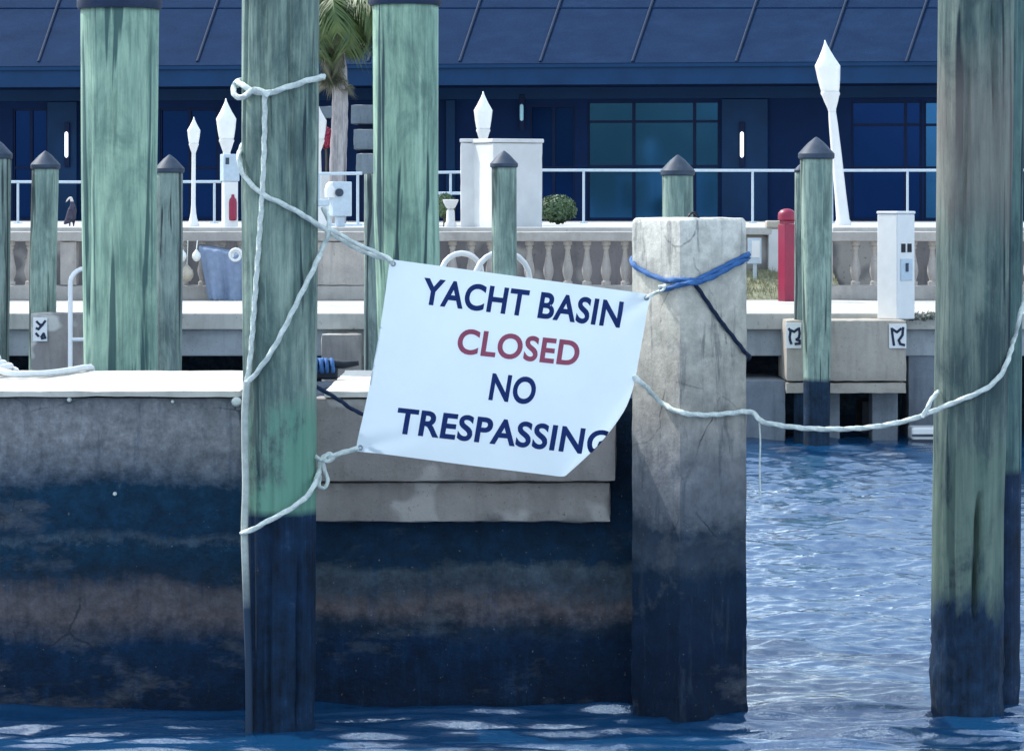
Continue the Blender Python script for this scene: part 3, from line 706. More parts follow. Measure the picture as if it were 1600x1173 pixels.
c1a, c1b = Vector((Wb, 0)), Vector(uv_of(952, 508)); c2a, c2b = Vector((0, Hb)), Vector(uv_of(668, 676))
def banner(a, b, off=0.0):
    p = Vector((a, b))
    d = (p-f1).dot(fn); along = (p-f1).dot(fd)/(f2-f1).length
    h = .010*math.sin(a*4.2+b*1.5+.6)+.006*math.sin(b*7-a*3)+.0025*noise.noise(Vector((a*6, b*6, 0)))
    for ca, cb, am in ((c1a, c1b, .020), (c2a, c2b, .020)):
        q, t_ = segd(p, ca, cb); h += am*(1-t_)*(math.exp(-(q/.028)**2)-.7*math.exp(-((q-.06)/.04)**2))
    h += -.012*math.exp(-((b-Hb)/.12)**2)*math.sin(a*9)
    r = .045+.02*math.sin(max(0, min(1, along))*math.pi)
    d0 = d+.03
    bow = .022*math.sin(max(0, min(1, along))*math.pi)
    d0 -= bow-.012
    if d0 > 0:
        an = d0/r
        if an < math.pi:
            sh = r*math.sin(an)-d0; dep = r*(1-math.cos(an)); nrm_t, nrm_n = math.sin(an), math.cos(an)
        else:
            sh = -(d0-math.pi*r)-d0; dep = 2*r; nrm_t, nrm_n = 0, -1
        p2 = p+fn*sh
    else:
        dep, nrm_t, nrm_n, p2 = 0, 0, 1, p
    w3 = TL+uh*p2.x+vh*p2.y+nb*(h*(1 if d0 <= 0 else max(0, math.cos(min(d0/r, 1.57))))-dep)
    nn = nb*nrm_n+(uh*fn.x+vh*fn.y)*nrm_t
    return w3+nn*off-TL
bn = thing('banner', 'white vinyl banner reading YACHT BASIN CLOSED NO TRESPASSING with a curled lower corner', 'banner', TL)
NU, NV = 110, 82
t = NT('banner_vinyl')
t.color(t.ramp(t.noise(3, detail=5), [(0.35, (0.68, 0.76, 0.82)), (0.65, (0.74, 0.81, 0.86))])); t.rough(0.45)
tr = t.n('ShaderNodeBsdfTranslucent'); tr.inputs[0].default_value = (0.62, 0.78, 0.93, 1)
mx = t.n('ShaderNodeMixShader'); mx.inputs[0].default_value = 0.30
om = t.t.nodes['Material Output']; t.l(t.b.outputs[0], mx.inputs[1]); t.l(tr.outputs[0], mx.inputs[2]); t.l(mx.outputs[0], om.inputs[0])
t.bump(t.noise(400, detail=1), 0.05, 0.001); VINYL = t.m
vs, fs = [], []
for j in range(NV+1):
    for i in range(NU+1):
        a, b = i/NU*Wb, j/NV*Hb
        # scalloped edges between the fixings
        a2 = a + (.012*math.sin(b/Hb*math.pi))*(1 if i == 0 else 0); b2 = b
        vs.append(banner(a2, b2))
for j in range(NV):
    for i in range(NU): fs.append((j*(NU+1)+i, j*(NU+1)+i+1, (j+1)*(NU+1)+i+1, (j+1)*(NU+1)+i))
me = bpy.data.meshes.new('sheet'); me.from_pydata(vs, [], fs); me.shade_smooth()
obj('sheet', me, VINYL, bn)
# hem welded along the edges
def ribbon(path, w, off, name, mat, parent):
    vs, fs = [], []
    for (a, b, da, db) in path:
        vs.append(banner(a, b, off)); vs.append(banner(a+da*w, b+db*w, off))
    for i in range(len(path)-1): fs.append((2*i, 2*i+1, 2*i+3, 2*i+2))
    m = bpy.data.meshes.new(name); m.from_pydata(vs, [], fs); m.shade_smooth(); return obj(name, m, mat, parent)
NH = 90
GROM = m_simple('grommet_metal', (0.25, 0.29, 0.33), 0.35, 0.2, 40, 0.1, metal=0.8)
for a, b in ((.018, .018), (Wb-.018, .018), (.018, Hb-.018)):
    g = MB(); n = 16
    ring = [banner(a+.0085*math.cos(2*math.pi*k/n), b+.0085*math.sin(2*math.pi*k/n), .003) for k in range(n+1)]
    obj('grommet', g.tube(ring, .0035, 6).mesh('grommet', smooth=60), GROM, bn)
def lettering(text, pl, pr_, ybase_l, ybase_r, cap, mat, bold=.027):
    """one line of print: pl / pr_ pixel columns of its ends, baseline rows at both ends, cap height in pixels"""
    cu = bpy.data.curves.new('text', 'FONT'); cu.body = text; cu.size = 1.0; cu.fill_mode = 'FRONT'; cu.offset = bold; cu.space_character = 1.06
    cu.resolution_u = 6
    to = bpy.data.objects.new('tmp', cu); C.objects.link(to)
    dg = bpy.context.evaluated_depsgraph_get(); m = bpy.data.meshes.new_from_object(to.evaluated_get(dg))
    bpy.data.objects.remove(to)
    xs = [v.co.x for v in m.vertices]; ys = [v.co.y for v in m.vertices]
    x0, x1 = min(xs), max(xs)
    A = Vector(uv_of(pl, ybase_l)); B = Vector(uv_of(pr_, ybase_r)); ax = (B-A); L = ax.length; ax.normalize()
    up = Vector((ax.y, -ax.x))                       # towards the banner's top
    sx = L/(x1-x0); capm = cap/F*13.5; H0 = 0.729
    bm = bmesh.new(); bm.from_mesh(m)
    Hn = .012
    for k in range(int((x1-x0)*sx/Hn)+1):
        bmesh.ops.bisect_plane(bm, geom=bm.verts[:]+bm.edges[:]+bm.faces[:], plane_co=(x0+k*Hn/sx, 0, 0), plane_no=(1, 0, 0))
    for k in range(9):
        bmesh.ops.bisect_plane(bm, geom=bm.verts[:]+bm.edges[:]+bm.faces[:], plane_co=(0, k*.1, 0), plane_no=(0, 1, 0))
    for v in bm.verts:
        q = A+ax*((v.co.x-x0)*sx)+up*(v.co.y/H0*capm)
        v.co = banner(q.x, q.y, .0026)
    bm.to_mesh(m); bm.free(); m.materials.clear(); m.shade_smooth()
    o = obj('lettering', m, mat, bn); tag(o, 'printed line reading '+text); return o
lettering('YACHT BASIN', 656, 969, 473, 511, 41, NAVY)
lettering('CLOSED', 712, 903, 550, 571, 39, REDP)
lettering('NO', 763, 834, 623, 631, 42, NAVY)
lettering('TRESPASSING', 616, 950, 675, 712, 40, NAVY)

# ------------------------------------------------------------------ ropes
def rope(label, pts, r, mat, cat='rope', name='rope', n=10, tw=None, sub=8):
    p = spline(pts, sub); o_ = Vector(p[0])
    # even out so that the lay is regular
    q = [p[0]]
    for i in range(1, len(p)):
        k = max(1, int((p[i]-p[i-1]).length/.008))
        for j in range(1, k+1): q.append(p[i-1].lerp(p[i], j/k))
    me = MB().tube([v-o_ for v in q], r, n, tw if tw is not None else 2*math.pi/(r*8)*1.0, .2).mesh(name, smooth=70)
    return tag(obj(name, me, mat, None, o_), label, cat)
xA = PX(440, YA); rA = .172
def onA(px, py, out=.012):
    Yg = YA-rA
    for _ in range(6):
        x = PX(px, Yg); d = max(-1, min(1, (x-PX(438, YA))/(rA+out))); Yg = YA-(rA+out)*math.sqrt(1-d*d)
    return P(px, py, Yg)
RB = .0108
# top lashing with its knot
kn = [onA(497, 121)+Vector((.012, .01, 0)), onA(485, 125), onA(460, 133), onA(435, 141), onA(415, 146), onA(395, 142), onA(380, 134, .02), P(371, 128, 13.46), P(366, 134, 13.46), P(366, 146, 13.42), P(374, 152, 13.39), onA(386, 148, .03), onA(398, 140, .03), onA(410, 144, .026), onA(420, 150, .02)]
back = [Vector((PX(438, YA)+(rA+.014)*math.cos(a), YA+(rA+.014)*math.sin(a), PZ(120, YA)-.02*k/6)) for k, a in enumerate([.05, .6, 1.2, 1.8, 2.4, 2.9])]
rope('white rope lashed round the piling above the banner with a knot', back[::-1][:0]+[P(371, 133, 13.48)]+[b for b in back[::-1]]+kn, RB*1.15, ROPE_W)
rope('white rope hanging straight down the front of the roped piling', [onA(414, 148), onA(413, 220), onA(410, 300), onA(403, 400), onA(398, 470), onA(391, 560), onA(385, 600, .02)], RB, ROPE_W)
tS = NT('strap_weathered'); zS = tS.z()[2]
tS.color(tS.mix(tS.mask(tS.math('ADD', zS, tS.math('MULTIPLY', tS.noise(6), .25)), -.62, -.85), tS.ramp(tS.noise(25), [(0.3, (0.32, 0.37, 0.35)), (0.7, (0.50, 0.55, 0.52))]), (0.012, 0.035, 0.075))); tS.rough(.85); STRAP = tS.m
stp = [onA(386, 596, .026), onA(383, 640, .03), onA(383, 700, .02), onA(384, 760, .02), onA(382, 830, .025), onA(384, 900, .02), onA(386, 960, .014), onA(388, 1020, .012), onA(389, 1100, .012), onA(389, 1170, .012)]
rope('grey weathered strap running down the left side of the roped piling', stp, .016, STRAP, 'strap', 'strap', 8, 0)
KN = P(512, 361, 13.46)
rope('white rope slanting across the roped piling to the banner knot', [P(380, 225, 13.56), P(374, 240, 13.44), P(374, 255, 13.40), onA(384, 278, .016), onA(410, 303), onA(440, 318), onA(470, 334), onA(490, 347, .016), KN], RB, ROPE_W)
rope('upper strand of white rope joining the knot to the banner top corner', [KN+Vector((0,-.01,0)), P(520, 360, 13.44), P(548, 376, 13.42), P(580, 391, 13.40), P(604, 402, 13.40), P(614, 409, 13.385)], RB*.8, ROPE_W)
rope('lower strand of white rope joining the knot to the banner top corner', [KN+Vector((0,.02,-.01)), P(530, 373, 13.46), P(556, 388, 13.44), P(585, 400, 13.42), P(606, 406, 13.41), P(613, 412, 13.40)], RB*.75, ROPE_W)
rope('white rope running from the knot down across the roped piling', [P(505, 325, 13.50), P(514, 345, 13.46), P(512, 368, 13.445), P(505, 385, 13.455), onA(490, 420, .02), onA(470, 460), onA(448, 505), onA(425, 548), onA(400, 583), onA(384, 600, .03)], RB, ROPE_W)
rope('white rope tied from the banner lower corner down to the strap', [onA(377, 833, .045), onA(392, 828, .04), onA(420, 813, .02), onA(450, 797, .016), onA(475, 779, .018), onA(490, 760, .03), P(499, 735, 13.47), P(504, 715, 13.45), P(520, 712, 13.42), P(545, 704, 13.39), P(560, 700, 13.385)], RB, ROPE_W)
rope('small white loop knotted at the banner lower corner', [P(494, 713, 13.46), P(504, 718, 13.43), P(514, 708, 13.42), P(522, 714, 13.42), P(512, 720, 13.42), P(503, 716, 13.44), P(508, 735, 13.47), P(512, 752, 13.47), P(507, 762, 13.47), P(499, 758, 13.47), P(500, 742, 13.48)], RB*.75, ROPE_W)
rope('thin dark rope slanting from the roped piling behind the banner', [P(488, 602, 13.50), P(505, 610, 13.52), P(530, 625, 13.56), P(552, 640, 13.58), P(575, 650, 13.60)], .0085, ROPE_K)
PC = [(hd*math.cos(R(38+45+90*k)), hd*math.sin(R(38+45+90*k))) for k in range(4)]
def onP(px, py, out=.014):
    """point on the camera side of the turned square pile"""
    Yg = YP-hd*.6
    for _ in range(6):
        x = max(-hd*.985, min(hd*.985, PX(px, Yg)-xP)); best = 0.0
        for k in range(4):
            (ax, ay), (bx, by) = PC[k], PC[(k+1) % 4]
            if min(ax, bx) <= x <= max(ax, bx) and abs(ax-bx) > 1e-6: best = min(best, ay+(by-ay)*(x-ax)/(bx-ax))
        Yg = YP+max(best, -hd+.035)-out*1.35
    return P(px, py, Yg)
# blue rope round the concrete pile
rope('blue rope wrapped round the concrete pile above the banner corner', [P(992, 401, 13.99), P(987, 406, 13.92), onP(990, 413, .012), onP(1000, 421), onP(1020, 431), onP(1042, 438), onP(1062, 437), onP(1085, 438, .018), onP(1110, 427, .016), onP(1140, 412, .016), onP(1160, 402, .014), onP(1167, 399, .012), P(1169, 397, 13.91), P(1163, 396, 13.99)], RB*1.05, ROPE_B)
rope('doubled blue rope end crossing the concrete pile corner', [onP(1033, 453, .02), onP(1045, 450, .02), onP(1070, 443, .028), onP(1090, 441, .032), onP(1115, 432, .028), onP(1140, 418, .024), onP(1162, 407, .02), P(1169, 402, 13.90), P(1163, 401, 13.98)], RB*1.05, ROPE_B)
rope('thin dark line slanting down the right face of the concrete pile', [onP(1085, 442, .012), onP(1100, 464, .009), onP(1125, 500, .009), onP(1150, 532, .009), onP(1164, 550, .010), P(1171, 557, 13.89), P(1168, 562, 13.97)], .0085, ROPE_K)
rope('short white tie between banner corner and blue rope', [P(1008, 466, 13.575), P(1018, 461, 13.57), onP(1026, 457, .02), onP(1036, 453, .03), onP(1040, 447, .03), onP(1030, 448, .03)], RB*.7, ROPE_W)
YJ = 13.9; xJ = PX(1518, YJ); rJ = .165
def onJ(px, py, out=.016):
    Yg = YJ-rJ
    for _ in range(6):
        x = PX(px, Yg); d = max(-1, min(1, (x-xJ)/(rJ+out))); Yg = YJ-(rJ+out)*math.sqrt(1-d*d)
    return P(px, py, Yg)
rope('long white rope sagging from the concrete pile to the brown-grey piling', [P(985, 585, 13.60), P(1005, 600, 13.585), onP(1030, 626, .02), onP(1055, 641, .016), onP(1080, 647, .016), onP(1110, 648, .016), onP(1145, 645, .016), onP(1163, 643, .016), P(1176, 644, 13.80), P(1186, 655, 13.78), P(1205, 662, 13.76), P(1260, 669, 13.75), P(1320, 670, 13.74), P(1370, 666, 13.73), P(1420, 656, 13.73), P(1456, 643, 13.73), onJ(1490, 629, .018), onJ(1520, 617, .018), onJ(1545, 604, .018), onJ(1564, 585, .02), onJ(1575, 562, .02), onJ(1584, 530, .02), P(1592, 500, 13.84), P(1600, 470, 13.9), P(1612, 430, 13.95)], RB, ROPE_W)
rope('short white rope branch tied to the sagging rope beside brown-grey piling', [P(1441, 652, 13.72), P(1449, 637, 13.72), P(1457, 622, 13.74), onJ(1466, 612, .01)], RB*.9, ROPE_W)
rope('thin pale line dangling from the sagging rope beside the concrete pile', [P(1186, 652, 13.78), P(1188, 690, 13.78), P(1187, 730, 13.78), P(1188, 775, 13.78)], .004, ROPE_W, n=6, tw=0)

# ------------------------------------------------------------------ concrete blocks at the far dock
CREAM = m_concrete('cream_concrete', (0.40, 0.365, 0.32), (0.29, 0.26, 0.23), 2.6, 0.35, 0.5)
CREAM2 = m_concrete('stained_cream', (0.34, 0.31, 0.285), (0.20, 0.19, 0.19), 3.4, 0.35, 0.8, blot=(0.50, 0.49, 0.46))
GREYC = m_concrete('grey_concrete', (0.17, 0.20, 0.24), (0.10, 0.12, 0.16), 3.0, 0.4, 0.6)
YK = 29.75
def blk(label, p0, p1, y0, y1, Yf, depth, mat, seed, extra=None, zbot=None):
    x0, x1 = PX(p0, Yf), PX(p1, Yf); zb = PZ(y1, Yf) if zbot is None else zbot; zt_ = PZ(y0, Yf)
    t = thing('concrete_block', label, 'block', ((x0+x1)/2, Yf, 0)); h = (x1-x0)/2
    obj('body', rough_box(-h, h, 0, depth, zb, zt_, .06, .006, .016, seed), mat, t)
    return t, h, zt_, zb
b1, h1, zt1, zb1 = blk('cream concrete dock block carrying two number plates and the white pedestal', 1228, 1417, 500, 596, YK, .9, CREAM, 11)
obj('lower_lip', rough_box(-h1-.0, h1, .01, .88, PZ(615, YK), PZ(597.5, YK), .06, .006, .014, 12), CREAM, b1)
obj('support', MB().box(-h1+.3, -h1+.55, .3, .6, -1.0, PZ(615.5, YK)).box(h1-.3, h1-.05, .3, .6, -1.0, PZ(615.5, YK)).mesh('support', .01), GREYC, b1)
b2, h2, zt2, zb2 = blk('stained cream concrete dock block with one number plate and a ladder', 47, 142, 489, 640, 28.9, .32, CREAM2, 13, zbot=.1)
obj('support', MB().box(-h2+.05, h2-.05, .04, .30, -1.0, .098).mesh('support', .01), GREYC, b2)
blk('shaded right end face of the cream block made as a darker block set back', 1419, 1560, 503, 590, YK+.55, .5, GREYC, 14, zbot=-1.0)  # cream block's shaded end face; its shade is put into the grey colour
blk('low grey concrete block at the water beside the concrete pile', 1130, 1228, 594, 690, YK+.1, 1.2, GREYC, 15, zbot=-1.0)
blk('small grey footing in the shade under the cream block', 1346, 1406, 626, 690, YK+1.3, .6, GREYC, 16, zbot=-1.0)
ff = thing('floating_fender', 'white floating fender block low on the water behind brown-grey piling', 'fender', (PX(1470, YK), YK, 0))
obj('body', MB().box(-.28, .28, 0, .3, .02, .14).mesh('fender', .02), WHITE, ff)
obj('rub_strip', MB().box(-.28, .28, -.012, -.001, .05, .075).mesh('strip', .003), CAPGREY, ff)
b5, *_ = blk('pale concrete block under the promenade edge beyond the dock cleat', 502, 565, 522, 640, YK+.2, .5, CREAM2, 17, zbot=-1.0)
# number plates
def plate(label, px0, px1, py0, py1, Yf, strokes, wd, group=None):
    cx, cz = PX((px0+px1)/2, Yf), PZ((py0+py1)/2, Yf)
    t = thing('number_plate', label, 'sign', (cx, Yf, cz), group)
    hx, hz = PX(px1, Yf)-cx, PZ(py0, Yf)-cz
    obj('plate', MB().box(-hx, hx, -.012, .0, -hz, hz).mesh('plate', .003), WHITE, t)
    for k, st in enumerate(strokes):
        m = MB(); pp = [Vector((PX(a, Yf)-cx, 0, PZ(b, Yf)-cz)) for a, b in st]
        for i in range(len(pp)-1):
            d = (pp[i+1]-pp[i]).normalized(); nn = Vector((-d.z, 0, d.x))*wd
            y = -.0145-.0012*i-.004*k/ max(1, len(strokes))
            q = [pp[i]-d*wd*.6+nn, pp[i]-d*wd*.6-nn, pp[i+1]+d*wd*.6-nn, pp[i+1]+d*wd*.6+nn]
            m.add([(v.x, y, v.z) for v in q], [(0, 1, 2, 3)])
        obj('number', m.mesh('number'), INK, t)
def c5(l): return [(1140+a/3.478, 440+b/3.478) for a, b in l]
def c1(l): return [(a/3.91, 440+b/3.91) for a, b in l]
YKp = YK-.012
plate('white number plate at the left end of the cream block', 1228, 1252, 504, 544, YKp, [c5([(322,256),(330,270),(326,300),(328,318),(334,336)]), c5([(332,264),(350,272),(368,258)]), c5([(376,252),(380,280),(376,304),(362,314),(380,320),(380,336),(356,338)])], .012)
plate('white number plate near the right end of the cream block', 1389, 1416, 506, 544, YKp, [c5([(880,254),(884,290),(888,318),(892,344)]), c5([(884,258),(908,274),(930,256)]), c5([(942,250),(938,290),(918,318),(926,338),(948,344)])], .012)
plate('white number plate on the stained block beside the ladder', 52, 74, 496, 533, 28.888, [c1([(226,244),(246,264),(262,262),(278,240)]), c1([(258,266),(236,290),(224,284)]), c1([(222,316),(236,332)]), c1([(254,338),(268,316),(278,342),(256,346)])], .011)

# ------------------------------------------------------------------ dock pedestal, red post, ladders
Yq = YK+.28
pd = thing('power_pedestal', 'white square dock pedestal standing on the cream block', 'pedestal', (PX(1400, Yq), Yq, zt1)); pd.rotation_euler = (0, 0, R(42))
hgt = PZ(330, Yq)-zt1
obj('body', MB().box(-.13, .13, -.13, .13, .0, hgt-.03).mesh('body', .012), WHITE, pd)
obj('lid', MB().box(-.136, .136, -.136, .136, hgt-.028, hgt).mesh('lid', .01), WHITE, pd)
for k in (-1, 1):
    obj('socket', MB().box(.045*k-.03, .045*k+.03, -.137, -.131, hgt*.62, hgt*.70).mesh('socket', .002), BLACK, pd)
obj('meter_door', MB().box(-.085, .085, -.139, -.1315, hgt*.36, hgt*.56).mesh('door', .003), METALRAIL, pd)
obj('latch', MB().box(-.02, .02, -.146, -.1405, hgt*.44, hgt*.52).mesh('latch', .002), CAPGREY, pd)
Yr = 34.0
rp = thing('red_post', 'red square post with rounded cap standing on the promenade', 'post', (PX(1229.5, Yr), Yr, DZ)); rp.rotation_euler = (0, 0, R(28))
hr = PZ(326, Yr)-DZ
obj('shaft', MB().box(-.072, .072, -.072, .072, 0, hr-.17).mesh('shaft', .008), RED, rp)
obj('neck', MB().box(-.06, .06, -.06, .06, hr-.168, hr-.132).mesh('neck', .004), RED, rp)
obj('cap', MB().lathe([(.088,hr-.13),(.10,hr-.122),(.10,hr-.07),(.094,hr-.045),(.07,hr-.018),(.035,hr-.004),(.004,hr)], 20).mesh('cap', smooth=50), RED, rp)
obj('valve', MB().tube([(.074,-.0,hr*.72),(.13,-.0,hr*.72),(.15,0,hr*.72)], .045, 12).mesh('valve', smooth=50), RED, rp)
def ladder(label, loops, Yl, r, down, rung, zfoot):
    x0 = PX(loops[0][0], Yl); t = thing('dock_ladder', label, 'ladder', (x0, Yl, DZ))
    for a, b, top in loops:
        xa, xb = PX(a, Yl)-x0, PX(b, Yl)-x0; zt_ = PZ(top, Yl)-DZ; R_ = abs(xb-xa)/2
        dy = .35 if down else 0
        p = [(xa, -.05, zfoot)] + [(xa, -.05, zt_-R_*1.0)] + [((xa+xb)/2-(xb-xa)/2*math.cos(s), -.05+dy*k/10, zt_-R_+R_*math.sin(s)) for k, s in [(k, math.pi*k/10) for k in range(1, 10)]] + [(xb, -.05+dy, zt_-R_), (xb, -.05+dy, 0 if down else zfoot)]
        obj('grab_rail', MB().tube(p, r, 10).mesh('rail', smooth=60), WHITE, t)
    for z in rung:
        a = loops[0][0]; b = loops[-1][1]
        obj('rung', MB().tube([(0, -.05, z), (PX(b, Yl)-x0, -.05, z)], r*.9, 8).mesh('rung', smooth=60), WHITE, t)
Yl = YK-.06
ladder('white tube dock ladder hooked over the stained numbered block', [(111, 150, 420)], 28.87, .022, True, (PZ(530, 28.87)-DZ, PZ(590, 28.87)-DZ), -1.15)
ladder('pair of white arched ladder rails rising above the banner top edge', [(690, 752, 396), (742, 828, 394)], 30.1, .028, True, (-.35, -.6), -1.15)

# ------------------------------------------------------------------ blue cloth, floats and small gear at the balustrade
CLOTH = m_simple('blue_cloth', (0.19, 0.25, 0.37), 0.9, 0.15, 14, 0.4, dirt=(0.22, 0.28, 0.45))
Yt = 34.35
vs, fs = [], []; NX, NZ = 36, 40
for j in range(NZ+1):
    for i in range(NX+1):
        u, v = i/NX, j/NZ
        xl = 310+16*v; xr = 392-2*v; yt = 383+14*u**1.2; yb = 466+4*u+2.2*(abs(math.sin(u*26))**2)
        px, py = xl+(xr-xl)*u, yt+(yb-yt)*v
        q = P(px, py, Yt)
        q.y += -.03-.05*v+.03*math.sin(u*14+2*v)*(.3+v)+.012*math.sin(u*31)
        if v < .06: q.y += (.06-v)*3
        vs.append(q-P(350, 466, Yt))
for j in range(NZ):
    for i in range(NX): fs.append((j*(NX+1)+i, j*(NX+1)+i+1, (j+1)*(NX+1)+i+1, (j+1)*(NX+1)+i))
me = bpy.data.meshes.new('cloth'); me.from_pydata(vs, [], fs); me.shade_smooth()
bt = thing('hanging_cloth', 'faded blue cloth with frayed hem draped over the balustrade', 'cloth', P(350, 466, Yt))
co = obj('sheet', me, CLOTH, bt); sm = co.modifiers.new('thick', 'SOLIDIFY'); sm.thickness = .006
m = MB()
for i in range(34):
    q = P(328+1.85*i, 467, Yt-.09)-P(350, 466, Yt); m.tube([q, q+Vector((random.uniform(-.008, .008), 0, -random.uniform(.015, .04)))], .003, 4)
tag(obj('fringe', m.mesh('fringe'), CLOTH, bt), kind='stuff')
BUOY = m_simple('white_buoy', (0.75, 0.76, 0.76), 0.45, 0.06, 10, 0.05)
BROWNB = m_simple('buff_buoy', (0.42, 0.38, 0.32), 0.6, 0.2, 12, 0.2)
for lab, px, py, rr, mt in (('white round buoy hung on the balustrade close to the cone-capped piling', 284, 400, .055, BUOY), ('white round buoy hung on the balustrade next to the blue cloth', 307, 400, .05, BUOY), ('buff pear-shaped buoy hung low beside the blue cloth', 292, 428, .075, BROWNB)):
    c = P(px, py, 34.3); t = thing('buoy', lab, 'buoy', c, 'buoys hung on the balustrade')
    obj('float', MB().lathe([(.005,-rr*1.25),(rr*.55,-rr*1.05),(rr*.95,-rr*.4),(rr,0),(rr*.85,rr*.6),(rr*.4,rr*1.1),(.012,rr*1.4)], 16).mesh('float', smooth=60), mt, t)
    obj('line', MB().tube([(0,0,rr*1.38),(0,.03,rr*2),(0,.1,PZ(376,34.5)-c.z)], .006, 6).mesh('line'), ROPE_W, t)
hk = [(.075*math.cos(a)*(1-.02*i), 0, .075*math.sin(a)*(1-.02*i)) for i, a in enumerate([j*.4 for j in range(26)])]
tag(obj('hose_coil', MB().tube([(x, .0015*i, z) for i, (x, y, z) in enumerate(hk)], .017, 8).mesh('coil', smooth=60), HOSEM, None, P(368, 399, 34.2)), 'small white hose coil hung above the blue cloth corner', 'hose')
# utility pedestal with red extinguisher cabinet, left of the roped piling
Yu = 37.0
up = thing('utility_pedestal', 'pale grey utility pedestal with a red panel near the white acorn lamp', 'pedestal', (PX(359, Yu), Yu, TZ)); up.rotation_euler = (0, 0, R(20))
hu = PZ(241, Yu)-TZ
obj('body', MB().box(-.085, .085, -.07, .07, 0, hu*.63).mesh('body', .01), WHITE, up)
obj('meter_head', MB().box(-.10, .10, -.085, .085, hu*.632, hu).mesh('head', .012), METALRAIL, up)
obj('meter_window', MB().box(-.075, -.03, -.0905, -.086, hu*.86, hu*.95).mesh('window', .002), CAPGREY, up)
obj('red_panel', MB().lathe([(.03,.09),(.046,.10),(.048,.13),(.048,.31),(.042,.345),(.02,.37),(.018,.40),(.002,.405)], 16, .02, -.07).mesh('panel', smooth=60), RED, up)
# meter boxes by the palm
mbx = thing('meter_box', 'pale blue-grey meter box with round dial at the palm trunk', 'box', (PX(531, 39.0), 39.0, TZ)); mbx.rotation_euler = (0, 0, R(25))
z0, z1 = PZ(338, 39)-TZ, PZ(284, 39)-TZ
obj('case', MB().box(-.13, .13, -.09, .09, z0, z1).mesh('case', .012), METALRAIL, mbx)
obj('dial', MB().tube([(-.05,-.088,(z0+z1)/2+.08),(-.05,-.13,(z0+z1)/2+.08)], .05, 16).mesh('dial', smooth=40), CAPGREY, mbx)
obj('hood', MB().lathe([(.075,z1-.2),(.08,z1-.1),(.06,z1-.03),(.01,z1+.0)], 16, -.13, -.02).mesh('hood', smooth=50), WHITE, mbx)
obj('leg', MB().box(-.05, .05, -.05, .05, 0, z0-.002).mesh('leg', .006), METALRAIL, mbx)
cb = thing('cabinet', 'low white cabinet partly behind the roped piling', 'cabinet', (PX(502, 37.6), 37.6, TZ))
zc = PZ(322, 37.6)-TZ
obj('case', MB().box(-.12, .085, -.1, .1, 0, zc).mesh('case', .01), WHITE, cb)
obj('hood', MB().box(-.13, .095, -.11, .11, zc+.002, zc+.08).mesh('hood', .012), METALRAIL, cb)
# stepped stone slabs behind the palm
STEPM = m_concrete('dark_step', (0.15, 0.19, 0.23), (0.09, 0.11, 0.15), 2.5, 0.3, 0.5)
st = thing('stone_steps', 'grey stone steps rising toward the dark building behind the palm trunk', 'steps', (PX(545, 50.0), 50.0, TZ))
for k, (a, b, c, d, dy) in enumerate(((556, 610, 240, 272, 0), (552, 610, 202, 234, .4), (548, 610, 164, 194, .8), (440, 522, 166, 185, .8), (440, 518, 200, 206, .4))):
    Yy = 50.0+dy; X0 = PX(545, 50)
    obj('step', rough_box(PX(a,Yy)-X0, PX(b,Yy)-X0, dy, dy+.6, PZ(d,Yy)-TZ, PZ(c,Yy)-TZ, .08, .01, .015, 30+k), STEPM, st)
    if k < 4: obj('stringer', MB().box(PX(a,Yy)-X0+.1, PX(b,Yy)-X0-.1, dy+.2, dy+.4, 0, PZ(d,Yy)-TZ-.003).mesh('stringer'), DARKM, st)

# ------------------------------------------------------------------ plants
def m_leaf(name, c, c2):
    t = NT(name)
    inf = t.n('ShaderNodeObjectInfo'); g = t.n('ShaderNodeNewGeometry')
    cc = t.ramp(t.noise(5, detail=4), [(0.3, c), (0.7, c2)])
    t.color(cc); t.rough(0.55); return t.m
HEDGE = m_leaf('hedge_leaf', (0.045, 0.09, 0.05), (0.10, 0.16, 0.07)); FROND = m_leaf('palm_leaf', (0.035, 0.075, 0.018), (0.085, 0.13, 0.035))
DEADF = m_leaf('dead_frond', (0.09, 0.10, 0.07), (0.15, 0.15, 0.10)); BARK = m_timber('palm_bark', (0.44, 0.42, 0.43), (0.28, 0.27, 0.29), (0.12, 0.12, 0.14), seed=40)
REDLEAF = m_leaf('red_flower', (0.25, 0.01, 0.05), (0.38, 0.03, 0.09)); STEMM = m_simple('stem', (0.08, 0.07, 0.05), 0.8)
def leafball(rx, ry, rz, n, size, seed, flat=.35):
    rng = random.Random(seed); m = MB()
    for i in range(n):
        d = Vector((rng.gauss(0,1), rng.gauss(0,1), rng.gauss(0,1))).normalized(); k = rng.uniform(.72, 1.0)**.6
        k *= 1+.10*noise.noise(d*3+Vector((seed,0,0)))
        c = Vector((d.x*rx*k, d.y*ry*k, d.z*rz*k)); 
        nn = (d+Vector((rng.gauss(0,.6), rng.gauss(0,.6), rng.gauss(0,.6)))).normalized(); a = nn.orthogonal().normalized(); b = nn.cross(a)
        an = rng.uniform(0, 6.28); a, b = a*math.cos(an)+b*math.sin(an), b*math.cos(an)-a*math.sin(an); s = size*rng.uniform(.6, 1.3)
        m.add([c-a*s, c+b*s*.45, c+a*s+nn*s*.2, c-b*s*.45], [(0,1,2,3)])
    return m
